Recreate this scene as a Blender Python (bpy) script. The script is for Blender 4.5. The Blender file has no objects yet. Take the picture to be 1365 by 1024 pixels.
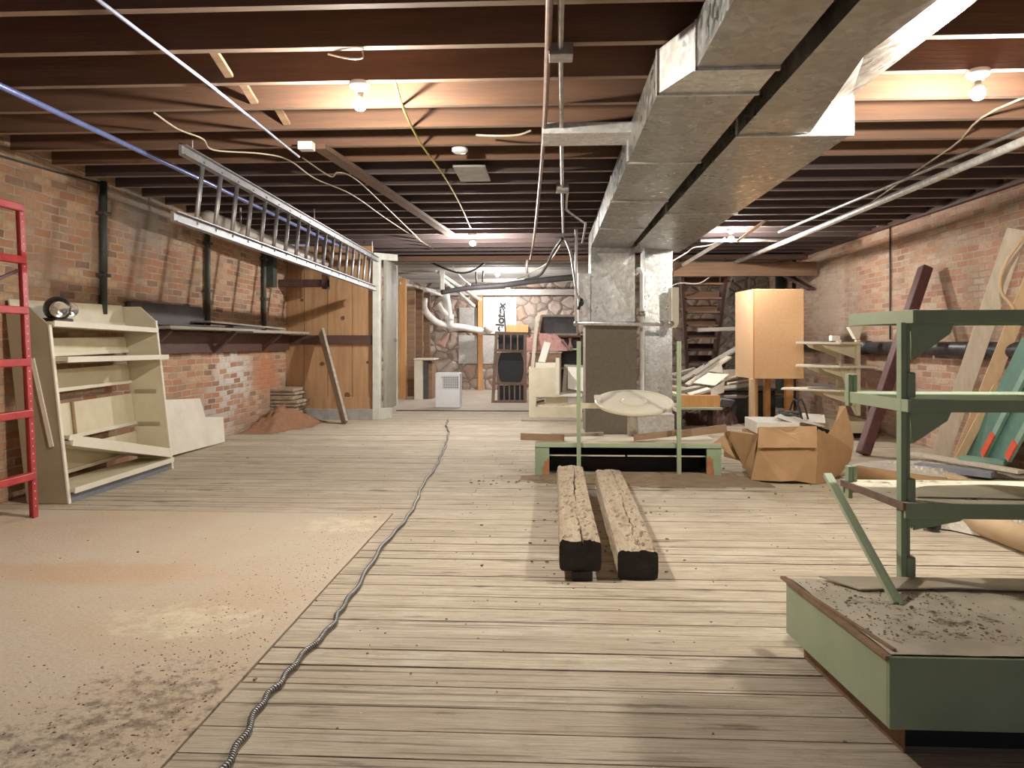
import bpy, math, random
from mathutils import Vector, Matrix
random.seed(11)
SC = bpy.context.scene
COL = SC.collection
V = Vector
# ------------------------------------------------------------------ camera, light, exposure
EYE = 1.18; F = 1000.0; HY = 455.0; CX = 682.5
TH = math.atan(0.0505); CT, ST_ = math.cos(TH), math.sin(TH)
cam = bpy.data.cameras.new('camera'); cam_o = bpy.data.objects.new('camera', cam); COL.objects.link(cam_o)
cam.sensor_width = 36.0; cam.lens = F / 1365 * 36.0; cam.shift_y = -57 / 1365.0; cam.clip_end = 100
cam_o.location = (0, 0, EYE); cam_o.rotation_euler = (math.pi / 2, 0, TH)
SC.camera = cam_o
SC.view_settings.view_transform = 'Standard'
SC.view_settings.look = 'None'
SC.view_settings.gamma = 1.0
SC.view_settings.use_curve_mapping = False
SC.view_settings.exposure = 2.15
world = bpy.data.worlds.new('basement_fill_light'); SC.world = world; world.use_nodes = True
world.node_tree.nodes['Background'].inputs[0].default_value = (0.56, 0.58, 0.74, 1)
world.node_tree.nodes['Background'].inputs[1].default_value = 0.10  # added fill entering by the open rear; no lamp stands behind the camera
BULB_NEAR = 1000.0      # emission of the two near bulbs
BULB_FAR = 1350.0
BULB_BACK = 560.0
SC.cycles.max_bounces = 8; SC.cycles.diffuse_bounces = 6

# ------------------------------------------------------------------ measuring: image point -> place in the room
def ray(px, py):
    u = (px - CX) / F; v = -(py - HY) / F
    return V((CT * u - ST_, ST_ * u + CT, v))
def at(px, py, Y):                 # at depth Y
    d = ray(px, py); return V((0, 0, EYE)) + d * (Y / d.y)
def on(px, py, z=0.0):             # at height z
    d = ray(px, py); return V((0, 0, EYE)) + d * ((z - EYE) / d.z)
def wl(px, py, X):                 # on the plane x = X
    d = ray(px, py); return V((0, 0, EYE)) + d * (X / d.x)

# ------------------------------------------------------------------ materials
MATS = {}
def _mix(nt, a, b, fac, typ='MIX'):
    n = nt.nodes.new('ShaderNodeMix'); n.data_type = 'RGBA'; n.blend_type = typ
    for i, x in ((6, a), (7, b)):
        if isinstance(x, (tuple, list)): n.inputs[i].default_value = (*x[:3], 1)
        else: nt.links.new(x, n.inputs[i])
    if isinstance(fac, (int, float)): n.inputs[0].default_value = fac
    else: nt.links.new(fac, n.inputs[0])
    return n.outputs[2]
def _ramp(nt, x, lo, hi, inv=False):
    n = nt.nodes.new('ShaderNodeMapRange'); n.inputs[1].default_value = lo; n.inputs[2].default_value = hi
    if inv: n.inputs[3].default_value = 1; n.inputs[4].default_value = 0
    nt.links.new(x, n.inputs[0]); return n.outputs[0]
def _noise(nt, vec, scale, detail=6, rough=0.6):
    n = nt.nodes.new('ShaderNodeTexNoise'); n.inputs['Scale'].default_value = scale
    n.inputs['Detail'].default_value = detail; n.inputs['Roughness'].default_value = rough
    nt.links.new(vec, n.inputs['Vector']); return n.outputs['Fac']
def _math(nt, op, a, b=None, c=None):
    n = nt.nodes.new('ShaderNodeMath'); n.operation = op
    for i, x in enumerate((a, b, c)):
        if x is None: continue
        if isinstance(x, (int, float)): n.inputs[i].default_value = x
        else: nt.links.new(x, n.inputs[i])
    return n.outputs[0]
def _map(nt, vec, sc=(1, 1, 1), loc=(0, 0, 0)):
    n = nt.nodes.new('ShaderNodeMapping'); n.inputs['Scale'].default_value = sc; n.inputs['Location'].default_value = loc
    nt.links.new(vec, n.inputs['Vector']); return n.outputs['Vector']
def base_mat(name, rough=0.7, metal=0.0):
    m = bpy.data.materials.new(name); m.use_nodes = True; nt = m.node_tree
    b = nt.nodes['Principled BSDF']; b.inputs['Roughness'].default_value = rough; b.inputs['Metallic'].default_value = metal
    tc = nt.nodes.new('ShaderNodeTexCoord')
    MATS[name] = m
    return m, nt, b, tc.outputs['Object']
def bump(nt, b, h, strength, dist=0.01):
    n = nt.nodes.new('ShaderNodeBump'); n.inputs['Strength'].default_value = strength; n.inputs['Distance'].default_value = dist
    nt.links.new(h, n.inputs['Height']); nt.links.new(n.outputs[0], b.inputs['Normal'])
def mat(name, c1, c2=None, scale=6, rough=0.7, metal=0.0, stretch=(1, 1, 1), bmp=0.15, spots=None, spot_scale=9, spot_lo=0.6, dist=0.01):
    """two-tone mottled surface with optional third colour in spots (dirt, chips, rust)"""
    m, nt, b, co = base_mat(name, rough, metal)
    c2 = c2 or tuple(x * 0.75 for x in c1)
    vec = _map(nt, co, stretch)
    n1 = _noise(nt, vec, scale)
    col = _mix(nt, c1, c2, _ramp(nt, n1, 0.35, 0.68))
    if spots:
        n2 = _noise(nt, _map(nt, co, stretch, (7, 3, 1)), spot_scale, 8, 0.7)
        col = _mix(nt, col, spots, _ramp(nt, n2, spot_lo, spot_lo + 0.08))
    nt.links.new(col, b.inputs['Base Color'])
    if bmp:
        bump(nt, b, _noise(nt, vec, scale * 5, 5), bmp, dist)
    return m
def wood(name, c1, c2, axis='x', scale=5, rough=0.8, bmp=0.3, spots=None, spot_lo=0.62):
    s = {'x': (0.12, 1.5, 1.5), 'y': (1.5, 0.12, 1.5), 'z': (1.5, 1.5, 0.12)}[axis]
    return mat(name, c1, c2, scale * 2.2, rough, 0, s, bmp, spots, 4, spot_lo)

def brick_mat(name, hue, plane='yz', white_at=None, grime=0.5, seed=0.0):
    m, nt, b, co = base_mat(name, 0.92)
    sep = nt.nodes.new('ShaderNodeSeparateXYZ'); nt.links.new(co, sep.inputs[0])
    wob = _noise(nt, co, 1.3, 3)
    wob2 = _noise(nt, co, 7.0, 2)
    cmb = nt.nodes.new('ShaderNodeCombineXYZ')
    h = sep.outputs['Y'] if plane == 'yz' else sep.outputs['X']
    nt.links.new(_math(nt, 'ADD', h, _math(nt, 'MULTIPLY', wob2, 0.03)), cmb.inputs[0])
    nt.links.new(_math(nt, 'ADD', sep.outputs['Z'], _math(nt, 'MULTIPLY_ADD', wob, 0.05, _math(nt, 'MULTIPLY', wob2, 0.016))), cmb.inputs[1])
    br = nt.nodes.new('ShaderNodeTexBrick'); nt.links.new(cmb.outputs[0], br.inputs['Vector'])
    br.inputs['Scale'].default_value = 1.0; br.inputs['Brick Width'].default_value = 0.205; br.inputs['Row Height'].default_value = 0.068
    br.inputs['Mortar Size'].default_value = 0.0085; br.inputs['Mortar Smooth'].default_value = 0.3; br.inputs['Bias'].default_value = 0.0
    br.inputs['Color1'].default_value = (0, 0, 0, 1); br.inputs['Color2'].default_value = (1, 1, 1, 1); br.inputs['Mortar'].default_value = (0.5, 0.5, 0.5, 1)
    rnd = nt.nodes.new('ShaderNodeValToRGB'); cr = rnd.color_ramp; cr.interpolation = 'LINEAR'
    cols = hue
    cr.elements[0].position = 0.0; cr.elements[0].color = (*cols[0], 1)
    cr.elements[1].position = 1.0; cr.elements[1].color = (*cols[-1], 1)
    for i in range(1, len(cols) - 1):
        e = cr.elements.new(i / (len(cols) - 1)); e.color = (*cols[i], 1)
    nt.links.new(br.outputs['Color'], rnd.inputs[0])
    col = rnd.outputs[0]
    n1 = _noise(nt, co, 2.2, 8, 0.65); n2 = _noise(nt, co, 30, 6, 0.7); n3 = _noise(nt, _map(nt, co, (1, 1, 1), (5, seed, 2)), 0.9, 5)
    col = _mix(nt, col, (0.34, 0.20, 0.13), _math(nt, 'MULTIPLY', _ramp(nt, n2, 0.42, 0.66), 0.65))
    col = _mix(nt, col, (0.50, 0.42, 0.34), _math(nt, 'MULTIPLY', _ramp(nt, n1, 0.52, 0.72), 0.55))
    col = _mix(nt, col, (0.17, 0.11, 0.085), _math(nt, 'MULTIPLY', _ramp(nt, n3, 0.5, 0.72), grime))
    mort = _mix(nt, (0.54, 0.45, 0.36), (0.34, 0.25, 0.18), _ramp(nt, n1, 0.4, 0.65))
    col = _mix(nt, col, mort, _math(nt, 'MULTIPLY', br.outputs['Fac'], 0.85))
    for (cy, cz, r, c, k) in (white_at or []):   # old whitewash / red dust / parging patches
        dy = _math(nt, 'MULTIPLY', _math(nt, 'SUBTRACT', h, cy), 1 / r)
        dz = _math(nt, 'MULTIPLY', _math(nt, 'SUBTRACT', sep.outputs['Z'], cz), 1.35 / r)
        d2 = _math(nt, 'ADD', _math(nt, 'MULTIPLY', dy, dy), _math(nt, 'MULTIPLY', dz, dz))
        w = _math(nt, 'ADD', d2, _math(nt, 'MULTIPLY', _noise(nt, co, 9, 6, 0.75), 2.4))
        fac = _math(nt, 'MULTIPLY', _ramp(nt, w, 1.25, 2.0, True), abs(k))
        if k < 0:      # limewash left on some bricks only
            sc_ = nt.nodes.new('ShaderNodeSeparateColor'); nt.links.new(br.outputs['Color'], sc_.inputs[0])
            fac = _math(nt, 'MULTIPLY', fac, _ramp(nt, sc_.outputs[0], 0.42, 0.48))
        col = _mix(nt, col, c, fac)
    nt.links.new(col, b.inputs['Base Color'])
    hgt = _math(nt, 'ADD', _math(nt, 'MULTIPLY', br.outputs['Fac'], -1.0), _math(nt, 'MULTIPLY', n2, 0.9))
    bump(nt, b, hgt, 0.75, 0.012)
    return m

def stone_mat(name, pal, mortar, scale=3.2, plane='xz'):
    m, nt, b, co = base_mat(name, 0.9)
    wv = nt.nodes.new('ShaderNodeVectorMath'); wv.operation = 'ADD'
    nz = nt.nodes.new('ShaderNodeTexNoise'); nz.inputs['Scale'].default_value = 3.5; nt.links.new(co, nz.inputs['Vector'])
    sc = nt.nodes.new('ShaderNodeVectorMath'); sc.operation = 'SCALE'; sc.inputs['Scale'].default_value = 0.16; nt.links.new(nz.outputs['Color'], sc.inputs[0])
    nt.links.new(_map(nt, co, (1, 1, 1.25)), wv.inputs[0]); nt.links.new(sc.outputs[0], wv.inputs[1])
    vo = nt.nodes.new('ShaderNodeTexVoronoi'); vo.inputs['Scale'].default_value = scale; nt.links.new(wv.outputs[0], vo.inputs['Vector'])
    ve = nt.nodes.new('ShaderNodeTexVoronoi'); ve.feature = 'DISTANCE_TO_EDGE'; ve.inputs['Scale'].default_value = scale; nt.links.new(wv.outputs[0], ve.inputs['Vector'])
    sp = nt.nodes.new('ShaderNodeSeparateColor'); nt.links.new(vo.outputs['Color'], sp.inputs[0])
    rp = nt.nodes.new('ShaderNodeValToRGB'); cr = rp.color_ramp
    cr.elements[0].color = (*pal[0], 1); cr.elements[1].color = (*pal[-1], 1)
    for i in range(1, len(pal) - 1):
        e = cr.elements.new(i / (len(pal) - 1)); e.color = (*pal[i], 1)
    nt.links.new(sp.outputs[0], rp.inputs[0])
    n2 = _noise(nt, co, 22, 6, 0.7)
    col = _mix(nt, rp.outputs[0], (0.30, 0.25, 0.20), _math(nt, 'MULTIPLY', _ramp(nt, n2, 0.4, 0.75), 0.5))
    edge = _ramp(nt, ve.outputs['Distance'], 0.02, 0.07, True)
    col = _mix(nt, col, mortar, edge)
    nt.links.new(col, b.inputs['Base Color'])
    hgt = _math(nt, 'ADD', _ramp(nt, ve.outputs['Distance'], 0.0, 0.22), _math(nt, 'MULTIPLY', n2, 0.3))
    bump(nt, b, hgt, 0.9, 0.05)
    return m

def floor_mat():
    m, nt, b, co = base_mat('weathered_floor_planks', 0.8)
    sep = nt.nodes.new('ShaderNodeSeparateXYZ'); nt.links.new(co, sep.inputs[0])
    row = _math(nt, 'FLOOR', _math(nt, 'DIVIDE', sep.outputs['Y'], 0.15))
    wn = nt.nodes.new('ShaderNodeTexWhiteNoise'); wn.noise_dimensions = '1D'; nt.links.new(row, wn.inputs['W'])
    off = nt.nodes.new('ShaderNodeCombineXYZ'); nt.links.new(_math(nt, 'MULTIPLY', wn.outputs['Value'], 40.0), off.inputs[0])
    va = nt.nodes.new('ShaderNodeVectorMath'); va.operation = 'ADD'; nt.links.new(co, va.inputs[0]); nt.links.new(off.outputs[0], va.inputs[1])
    grain = _noise(nt, _map(nt, va.outputs[0], (0.7, 14, 1)), 3.0, 8, 0.7)
    fine = _noise(nt, _map(nt, va.outputs[0], (2.5, 60, 1)), 3.0, 6, 0.7)
    big = _noise(nt, co, 0.9, 5, 0.6); med = _noise(nt, co, 3.0, 7, 0.65)
    col = _mix(nt, (0.70, 0.625, 0.495), (0.46, 0.39, 0.295), _ramp(nt, grain, 0.38, 0.62))
    col = _mix(nt, col, (0.36, 0.27, 0.18), _math(nt, 'MULTIPLY', _ramp(nt, fine, 0.50, 0.63), 0.85))
    col = _mix(nt, col, (0.74, 0.67, 0.55), _math(nt, 'MULTIPLY', _ramp(nt, med, 0.5, 0.7), 0.6))
    col = _mix(nt, col, (0.50, 0.36, 0.22), _math(nt, 'MULTIPLY', _ramp(nt, big, 0.56, 0.72), 0.5))
    col = _mix(nt, col, (0.40, 0.31, 0.22), _math(nt, 'MULTIPLY', wn.outputs['Value'], 0.4))
    # worn-through splinters and dark wet marks with a shape of their own
    sp = _noise(nt, _map(nt, co, (0.8, 5.5, 1), (3, 1, 0)), 1.9, 6, 0.6)
    col = _mix(nt, col, (0.15, 0.105, 0.07), _math(nt, 'MULTIPLY', _ramp(nt, sp, 0.61, 0.68), 0.85))
    s2 = _noise(nt, _map(nt, va.outputs[0], (0.35, 22, 1), (9, 4, 0)), 2.2, 4, 0.55)
    col = _mix(nt, col, (0.17, 0.125, 0.085), _math(nt, 'MULTIPLY', _ramp(nt, s2, 0.58, 0.63), 0.75))
    chips = _noise(nt, _map(nt, co, (1, 2.2, 1), (2, 8, 0)), 26, 3, 0.5)
    col = _mix(nt, col, (0.78, 0.72, 0.60), _math(nt, 'MULTIPLY', _ramp(nt, chips, 0.72, 0.75), 0.7))
    dirt = _noise(nt, _map(nt, co, (1, 1.8, 1), (6, 2, 0)), 5.5, 9, 0.78)
    col = _mix(nt, col, (0.26, 0.20, 0.14), _math(nt, 'MULTIPLY', _ramp(nt, dirt, 0.55, 0.70), 0.55))
    nt.links.new(col, b.inputs['Base Color'])
    bump(nt, b, _math(nt, 'ADD', grain, _math(nt, 'MULTIPLY', fine, 0.8)), 0.55, 0.008)
    return m

def slab_mat():
    m, nt, b, co = base_mat('stained_slab', 0.85)
    big = _noise(nt, co, 1.1, 6, 0.6); med = _noise(nt, _map(nt, co, (1, 1.4, 1), (4, 2, 0)), 2.6, 8, 0.7); fine = _noise(nt, co, 55, 5, 0.7)
    col = _mix(nt, (0.59, 0.505, 0.395), (0.57, 0.45, 0.325), _ramp(nt, big, 0.42, 0.62))
    col = _mix(nt, col, (0.60, 0.50, 0.385), _math(nt, 'MULTIPLY', _ramp(nt, med, 0.48, 0.68), 0.75))
    col = _mix(nt, col, (0.33, 0.24, 0.165), _math(nt, 'MULTIPLY', _ramp(nt, fine, 0.5, 0.8), 0.4))
    sep = nt.nodes.new('ShaderNodeSeparateXYZ'); nt.links.new(co, sep.inputs[0])
    def blot(cx, cy, rx, ry, c, k, nsc=8, amp=2.2, lo=1.2, hi=1.9):
        nonlocal col
        dx = _math(nt, 'MULTIPLY', _math(nt, 'SUBTRACT', sep.outputs['X'], cx), 1 / rx); dy = _math(nt, 'MULTIPLY', _math(nt, 'SUBTRACT', sep.outputs['Y'], cy), 1 / ry)
        d = _math(nt, 'ADD', _math(nt, 'MULTIPLY', dx, dx), _math(nt, 'MULTIPLY', dy, dy))
        w = _math(nt, 'ADD', d, _math(nt, 'MULTIPLY', _noise(nt, co, nsc, 7, 0.75), amp))
        col = _mix(nt, col, c, _math(nt, 'MULTIPLY', _ramp(nt, w, lo, hi, True), k))
    blot(-1.55, 3.1, 0.42, 0.28, (0.74, 0.66, 0.48), 0.9, 9, 4.0, 1.7, 2.6)        # pale plaster spill
    blot(-1.32, 4.75, 0.35, 0.3, (0.74, 0.66, 0.50), 0.9, 9, 4.0, 1.7, 2.6)
    blot(-1.30, 2.35, 0.45, 0.5, (0.16, 0.12, 0.085), 0.8, 18, 5.0, 2.1, 2.9)     # dark dirt along the edge
    blot(-1.6, 2.0, 0.45, 0.3, (0.14, 0.105, 0.08), 0.8, 15, 5.0, 2.1, 2.9)
    blot(-2.2, 2.3, 0.35, 0.2, (0.26, 0.19, 0.14), 0.6, 15, 5.0, 2.1, 2.9)
    blot(-2.3, 3.7, 0.8, 0.25, (0.55, 0.35, 0.21), 0.6, 3)
    nt.links.new(col, b.inputs['Base Color'])
    bump(nt, b, _math(nt, 'ADD', _math(nt, 'MULTIPLY', med, 0.8), fine), 0.4, 0.01)
    return m

def galv(name, c=(0.50, 0.51, 0.49), rough=0.42, metal=0.75, sp=26.0):
    m, nt, b, co = base_mat(name, rough, metal)
    vo = nt.nodes.new('ShaderNodeTexVoronoi'); vo.inputs['Scale'].default_value = sp; nt.links.new(co, vo.inputs['Vector'])
    s = nt.nodes.new('ShaderNodeSeparateColor'); nt.links.new(vo.outputs['Color'], s.inputs[0])
    n = _noise(nt, co, 2.5, 6, 0.65)
    col = _mix(nt, c, tuple(x * 0.72 for x in c), s.outputs[0])
    col = _mix(nt, col, tuple(x * y for x, y in zip(c, (0.66, 0.58, 0.48))), _math(nt, 'MULTIPLY', _ramp(nt, n, 0.45, 0.7), 0.6))
    nt.links.new(col, b.inputs['Base Color'])
    r = _math(nt, 'MULTIPLY_ADD', s.outputs[1], 0.22, rough - 0.1)
    nt.links.new(r, b.inputs['Roughness'])
    bump(nt, b, _noise(nt, co, 5, 2), 0.12, 0.02)
    return m
def emit(name, c, s):
    m = bpy.data.materials.new(name); m.use_nodes = True; nt = m.node_tree
    b = nt.nodes['Principled BSDF']; b.inputs['Base Color'].default_value = (*c, 1)
    b.inputs['Emission Color'].default_value = (*c, 1); b.inputs['Emission Strength'].default_value = s
    MATS[name] = m; return m

M_floor = floor_mat(); M_slab = slab_mat()
M_brickL = brick_mat('orange_tan_brick', [(0.44, 0.19, 0.10), (0.54, 0.29, 0.15), (0.24, 0.14, 0.10), (0.60, 0.38, 0.22), (0.48, 0.21, 0.11), (0.62, 0.45, 0.29), (0.34, 0.21, 0.14)], 'yz',
                     [(9.3, 0.75, 0.75, (0.66, 0.62, 0.59), -0.9), (8.9, 0.3, 0.75, (0.52, 0.47, 0.43), -0.8), (10.4, 0.75, 0.6, (0.50, 0.20, 0.09), 0.8), (7.2, 2.45, 0.75, (0.34, 0.32, 0.30), 0.75)], 0.35)
M_brickR = brick_mat('dusty_red_brick', [(0.46, 0.22, 0.14), (0.56, 0.33, 0.21), (0.38, 0.19, 0.13), (0.60, 0.42, 0.29), (0.50, 0.25, 0.15), (0.60, 0.48, 0.36), (0.44, 0.29, 0.20)], 'yz',
                     [(11.5, 1.7, 1.3, (0.56, 0.46, 0.36), 0.6), (16.5, 1.8, 1.2, (0.45, 0.40, 0.34), 0.8)], 0.5, 3.0)
M_stone = stone_mat('field_stone', [(0.60, 0.38, 0.29), (0.42, 0.37, 0.32), (0.68, 0.52, 0.41), (0.38, 0.33, 0.29), (0.62, 0.49, 0.43), (0.55, 0.43, 0.30)], (0.30, 0.24, 0.19))
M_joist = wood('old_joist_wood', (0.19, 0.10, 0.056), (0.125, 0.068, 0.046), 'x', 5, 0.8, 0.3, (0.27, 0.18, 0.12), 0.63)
M_joistfar = wood('shaded_joist_wood', (0.115, 0.078, 0.07), (0.075, 0.052, 0.052), 'x', 5)  # same wood for far joists, with the shade painted into a darker colour
M_dustlitfar = wood('far_floorlit_joist_edge', (0.30, 0.25, 0.225), (0.20, 0.16, 0.145), 'x', 5)  # far bottom faces: floor bounce painted in over the shaded wood
M_dustlit = wood('dusty_floorlit_joist_edge', (0.34, 0.245, 0.18), (0.24, 0.165, 0.12), 'x', 5)  # bottom faces: dust tone plus light bounced off the floor, painted in
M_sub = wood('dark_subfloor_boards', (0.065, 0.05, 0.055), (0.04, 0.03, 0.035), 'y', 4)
M_pine = wood('knotty_pine_boards', (0.48, 0.29, 0.15), (0.38, 0.21, 0.10), 'z', 5, 0.65, 0.2, (0.30, 0.16, 0.08), 0.68)
M_knot = mat('pine_knot', (0.10, 0.05, 0.03), (0.2, 0.1, 0.05), 20)
M_dkwood = wood('dark_stained_wood', (0.11, 0.055, 0.04), (0.07, 0.035, 0.03), 'x', 5, 0.6)
M_maroon = mat('maroon_painted_wood', (0.13, 0.045, 0.04), (0.08, 0.03, 0.03), 12, 0.5)
M_grwood = wood('grey_weathered_wood', (0.40, 0.36, 0.30), (0.27, 0.24, 0.20), 'y', 5)
M_grwoodx = wood('grey_weathered_board', (0.46, 0.41, 0.34), (0.32, 0.28, 0.23), 'x', 5)
M_lum = wood('new_pine_lumber', (0.72, 0.54, 0.34), (0.62, 0.43, 0.25), 'z', 6, 0.6, 0.1)
M_lum_or = wood('orange_pine_lumber', (0.70, 0.38, 0.15), (0.58, 0.29, 0.10), 'z', 6, 0.55, 0.1)
M_lumpale = wood('pale_primed_lumber', (0.74, 0.66, 0.54), (0.62, 0.53, 0.42), 'z', 6, 0.6, 0.1)
M_lumx = wood('brown_lumber_strip', (0.36, 0.235, 0.145), (0.25, 0.155, 0.095), 'x', 6)
M_beam = mat('rotted_timber', (0.60, 0.50, 0.37), (0.47, 0.37, 0.26), 7, 0.95, 0, (2, 0.35, 2), 0.9, (0.20, 0.14, 0.085), 10, 0.64, 0.03)
M_char = mat('blackened_end_grain', (0.035, 0.03, 0.03), (0.06, 0.05, 0.045), 22, 0.9, 0, (1, 1, 1), 0.5)
M_galv = galv('galvanized_duct_sheet', (0.50, 0.50, 0.475), 0.36, 0.93)
M_galv_sp = galv('spangled_galvanized_sheet', (0.66, 0.67, 0.65), 0.36, 0.8, 42.0)
M_galv_lt = galv('bright_galvanized_sheet', (0.78, 0.79, 0.78), 0.5, 0.45, 34.0)
M_taupe = mat('taupe_painted_duct', (0.23, 0.20, 0.155), (0.19, 0.165, 0.13), 30, 0.75)
M_alu = mat('brushed_aluminium', (0.42, 0.42, 0.43), (0.28, 0.28, 0.29), 12, 0.5, 0.7)
M_steel = mat('dull_conduit_steel', (0.46, 0.44, 0.42), (0.30, 0.27, 0.24), 14, 0.45, 0.75)
M_rustpipe = mat('brown_pipe', (0.28, 0.19, 0.14), (0.18, 0.12, 0.10), 14, 0.5, 0.4)
M_blue = mat('blue_grey_pipe', (0.26, 0.33, 0.72), (0.20, 0.25, 0.55), 9, 0.3, 0.35)
M_bluewire = mat('pale_blue_cable', (0.60, 0.66, 0.90), (0.45, 0.5, 0.75), 9, 0.4)
M_ironpipe = mat('black_iron_pipe', (0.045, 0.045, 0.05), (0.09, 0.08, 0.08), 12, 0.42, 0.3)
M_dkgreen = mat('dark_green_pipe', (0.06, 0.08, 0.07), (0.10, 0.10, 0.09), 12, 0.5, 0.2)
M_red = mat('red_enamel', (0.50, 0.06, 0.06), (0.36, 0.03, 0.04), 10, 0.4, 0.0, (1, 1, 1), 0.05)
M_hole = mat('punched_hole_dark', (0.75, 0.70, 0.66), (0.6, 0.5, 0.5), 10)
M_cream = mat('cream_enamel', (0.72, 0.66, 0.49), (0.64, 0.575, 0.42), 5, 0.5, 0, (1, 1, 1), 0.06, (0.42, 0.30, 0.17), 6, 0.70)
M_creamlt = mat('pale_cream_enamel', (0.82, 0.78, 0.66), (0.74, 0.70, 0.57), 5, 0.45, 0, (1, 1, 1), 0.05, (0.5, 0.4, 0.26), 7, 0.72)
M_olive = mat('olive_beige_panel', (0.40, 0.345, 0.23), (0.35, 0.30, 0.20), 4, 0.65, 0, (1, 1, 1), 0.05)
M_bluekick = mat('slate_blue_kick', (0.20, 0.22, 0.25), (0.15, 0.165, 0.19), 6, 0.6)
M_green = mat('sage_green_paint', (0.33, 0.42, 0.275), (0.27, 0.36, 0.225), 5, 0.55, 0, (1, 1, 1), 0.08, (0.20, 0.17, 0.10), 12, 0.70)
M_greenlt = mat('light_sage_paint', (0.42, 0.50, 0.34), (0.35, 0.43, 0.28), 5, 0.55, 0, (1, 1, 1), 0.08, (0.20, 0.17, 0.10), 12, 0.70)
M_teal = mat('teal_green_paint', (0.12, 0.25, 0.19), (0.09, 0.20, 0.155), 8, 0.6)
M_teallt = mat('pale_teal_edge', (0.28, 0.44, 0.36), (0.22, 0.36, 0.30), 8, 0.5)
M_tape = mat('orange_red_tape', (0.85, 0.13, 0.06), (0.75, 0.10, 0.05), 12, 0.4)
M_deck = mat('filthy_shelf_liner', (0.78, 0.72, 0.58), (0.56, 0.50, 0.39), 3.5, 0.75, 0, (1, 1, 1), 0.35, (0.20, 0.145, 0.10), 9, 0.58, 0.012)
M_deck2 = mat('grimy_pale_liner', (0.74, 0.68, 0.54), (0.44, 0.38, 0.28), 2.5, 0.7, 0, (0.5, 1.6, 1), 0.3, (0.20, 0.13, 0.08), 6, 0.66, 0.012)
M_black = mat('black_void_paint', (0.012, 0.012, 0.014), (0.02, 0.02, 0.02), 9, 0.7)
M_dkgrey = mat('charcoal_sheet', (0.075, 0.07, 0.075), (0.11, 0.10, 0.10), 7, 0.6, 0.2)
M_orangeboard = mat('orange_particle_board', (0.78, 0.50, 0.28), (0.72, 0.44, 0.23), 40, 0.55, 0, (1, 1, 1), 0.05)
M_card = mat('brown_cardboard', (0.47, 0.29, 0.145), (0.40, 0.24, 0.115), 6, 0.85, 0, (1, 1, 1), 0.12)
M_cardlt = mat('faded_cardboard', (0.56, 0.37, 0.20), (0.48, 0.30, 0.155), 6, 0.85, 0, (1, 1, 1), 0.12)
M_paper = mat('white_paper', (0.80, 0.77, 0.70), (0.70, 0.66, 0.58), 6, 0.8)
M_white = mat('white_plastic', (0.84, 0.85, 0.86), (0.78, 0.79, 0.80), 5, 0.4, 0, (1, 1, 1), 0)
M_whitedirty = mat('dirty_white_board', (0.78, 0.74, 0.64), (0.70, 0.65, 0.54), 5, 0.6, 0, (1, 1, 1), 0.1, (0.42, 0.32, 0.20), 7, 0.66)
M_disc = mat('ivory_laminate', (0.80, 0.75, 0.60), (0.75, 0.70, 0.55), 4, 0.5, 0, (1, 1, 1), 0.03)
M_pvc = mat('white_pvc', (0.82, 0.81, 0.78), (0.70, 0.68, 0.64), 7, 0.4)
M_whitewash = mat('whitewashed_timber', (0.62, 0.59, 0.55), (0.45, 0.42, 0.40), 6, 0.85, 0, (0.2, 1, 1), 0.3)
M_concrete = mat('pale_concrete', (0.60, 0.52, 0.43), (0.50, 0.43, 0.35), 2.5, 0.9, 0, (1, 1, 1), 0.25, (0.40, 0.33, 0.26), 4, 0.62)
M_curb = mat('grey_concrete_curb', (0.42, 0.40, 0.37), (0.30, 0.29, 0.27), 8, 0.9, 0, (1, 1, 1), 0.4)
M_foil = mat('crinkled_foil_facing', (0.74, 0.73, 0.70), (0.58, 0.57, 0.54), 16, 0.4, 0.35, (1, 1, 1), 0.8, None, 9, 0.6, 0.03)
M_celo = mat('pale_insulation_facing', (0.80, 0.79, 0.75), (0.68, 0.67, 0.63), 12, 0.55, 0.1, (1, 1, 1), 0.4)
M_ink = mat('black_ink', (0.03, 0.03, 0.035), (0.05, 0.05, 0.05), 9, 0.6)
M_blkplastic = mat('black_plastic', (0.02, 0.02, 0.022), (0.04, 0.04, 0.04), 9, 0.35)
M_chrome = mat('chrome', (0.85, 0.85, 0.85), (0.7, 0.7, 0.7), 5, 0.12, 1.0, (1, 1, 1), 0)
M_wire = mat('ivory_cable', (0.62, 0.54, 0.40), (0.50, 0.43, 0.32), 9, 0.5)
M_yelwire = mat('yellow_cable', (0.75, 0.68, 0.15), (0.6, 0.55, 0.2), 9, 0.5)
M_blkwire = mat('black_cable', (0.03, 0.03, 0.03), (0.05, 0.05, 0.05), 9, 0.5)
M_dirt = mat('reddish_brick_dust', (0.42, 0.22, 0.12), (0.32, 0.17, 0.10), 12, 0.95, 0, (1, 1, 1), 0.8, (0.5, 0.36, 0.24), 20, 0.6, 0.02)
M_crumb = mat('brown_dirt_crumbs', (0.22, 0.16, 0.11), (0.36, 0.27, 0.19), 16, 0.95)
M_soil = mat('brown_dust', (0.30, 0.22, 0.145), (0.22, 0.16, 0.11), 9, 0.95, 0, (1, 1, 1), 0.6)
M_roll = mat('tan_roll_paper', (0.58, 0.42, 0.26), (0.50, 0.35, 0.21), 5, 0.7)
M_film = mat('crumpled_plastic_film', (0.72, 0.68, 0.60), (0.58, 0.53, 0.45), 10, 0.35, 0, (1, 1, 1), 0.6)
M_pink = mat('pink_fibreglass', (0.72, 0.42, 0.36), (0.60, 0.34, 0.30), 16, 0.95, 0, (1, 1, 1), 0.7)
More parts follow.
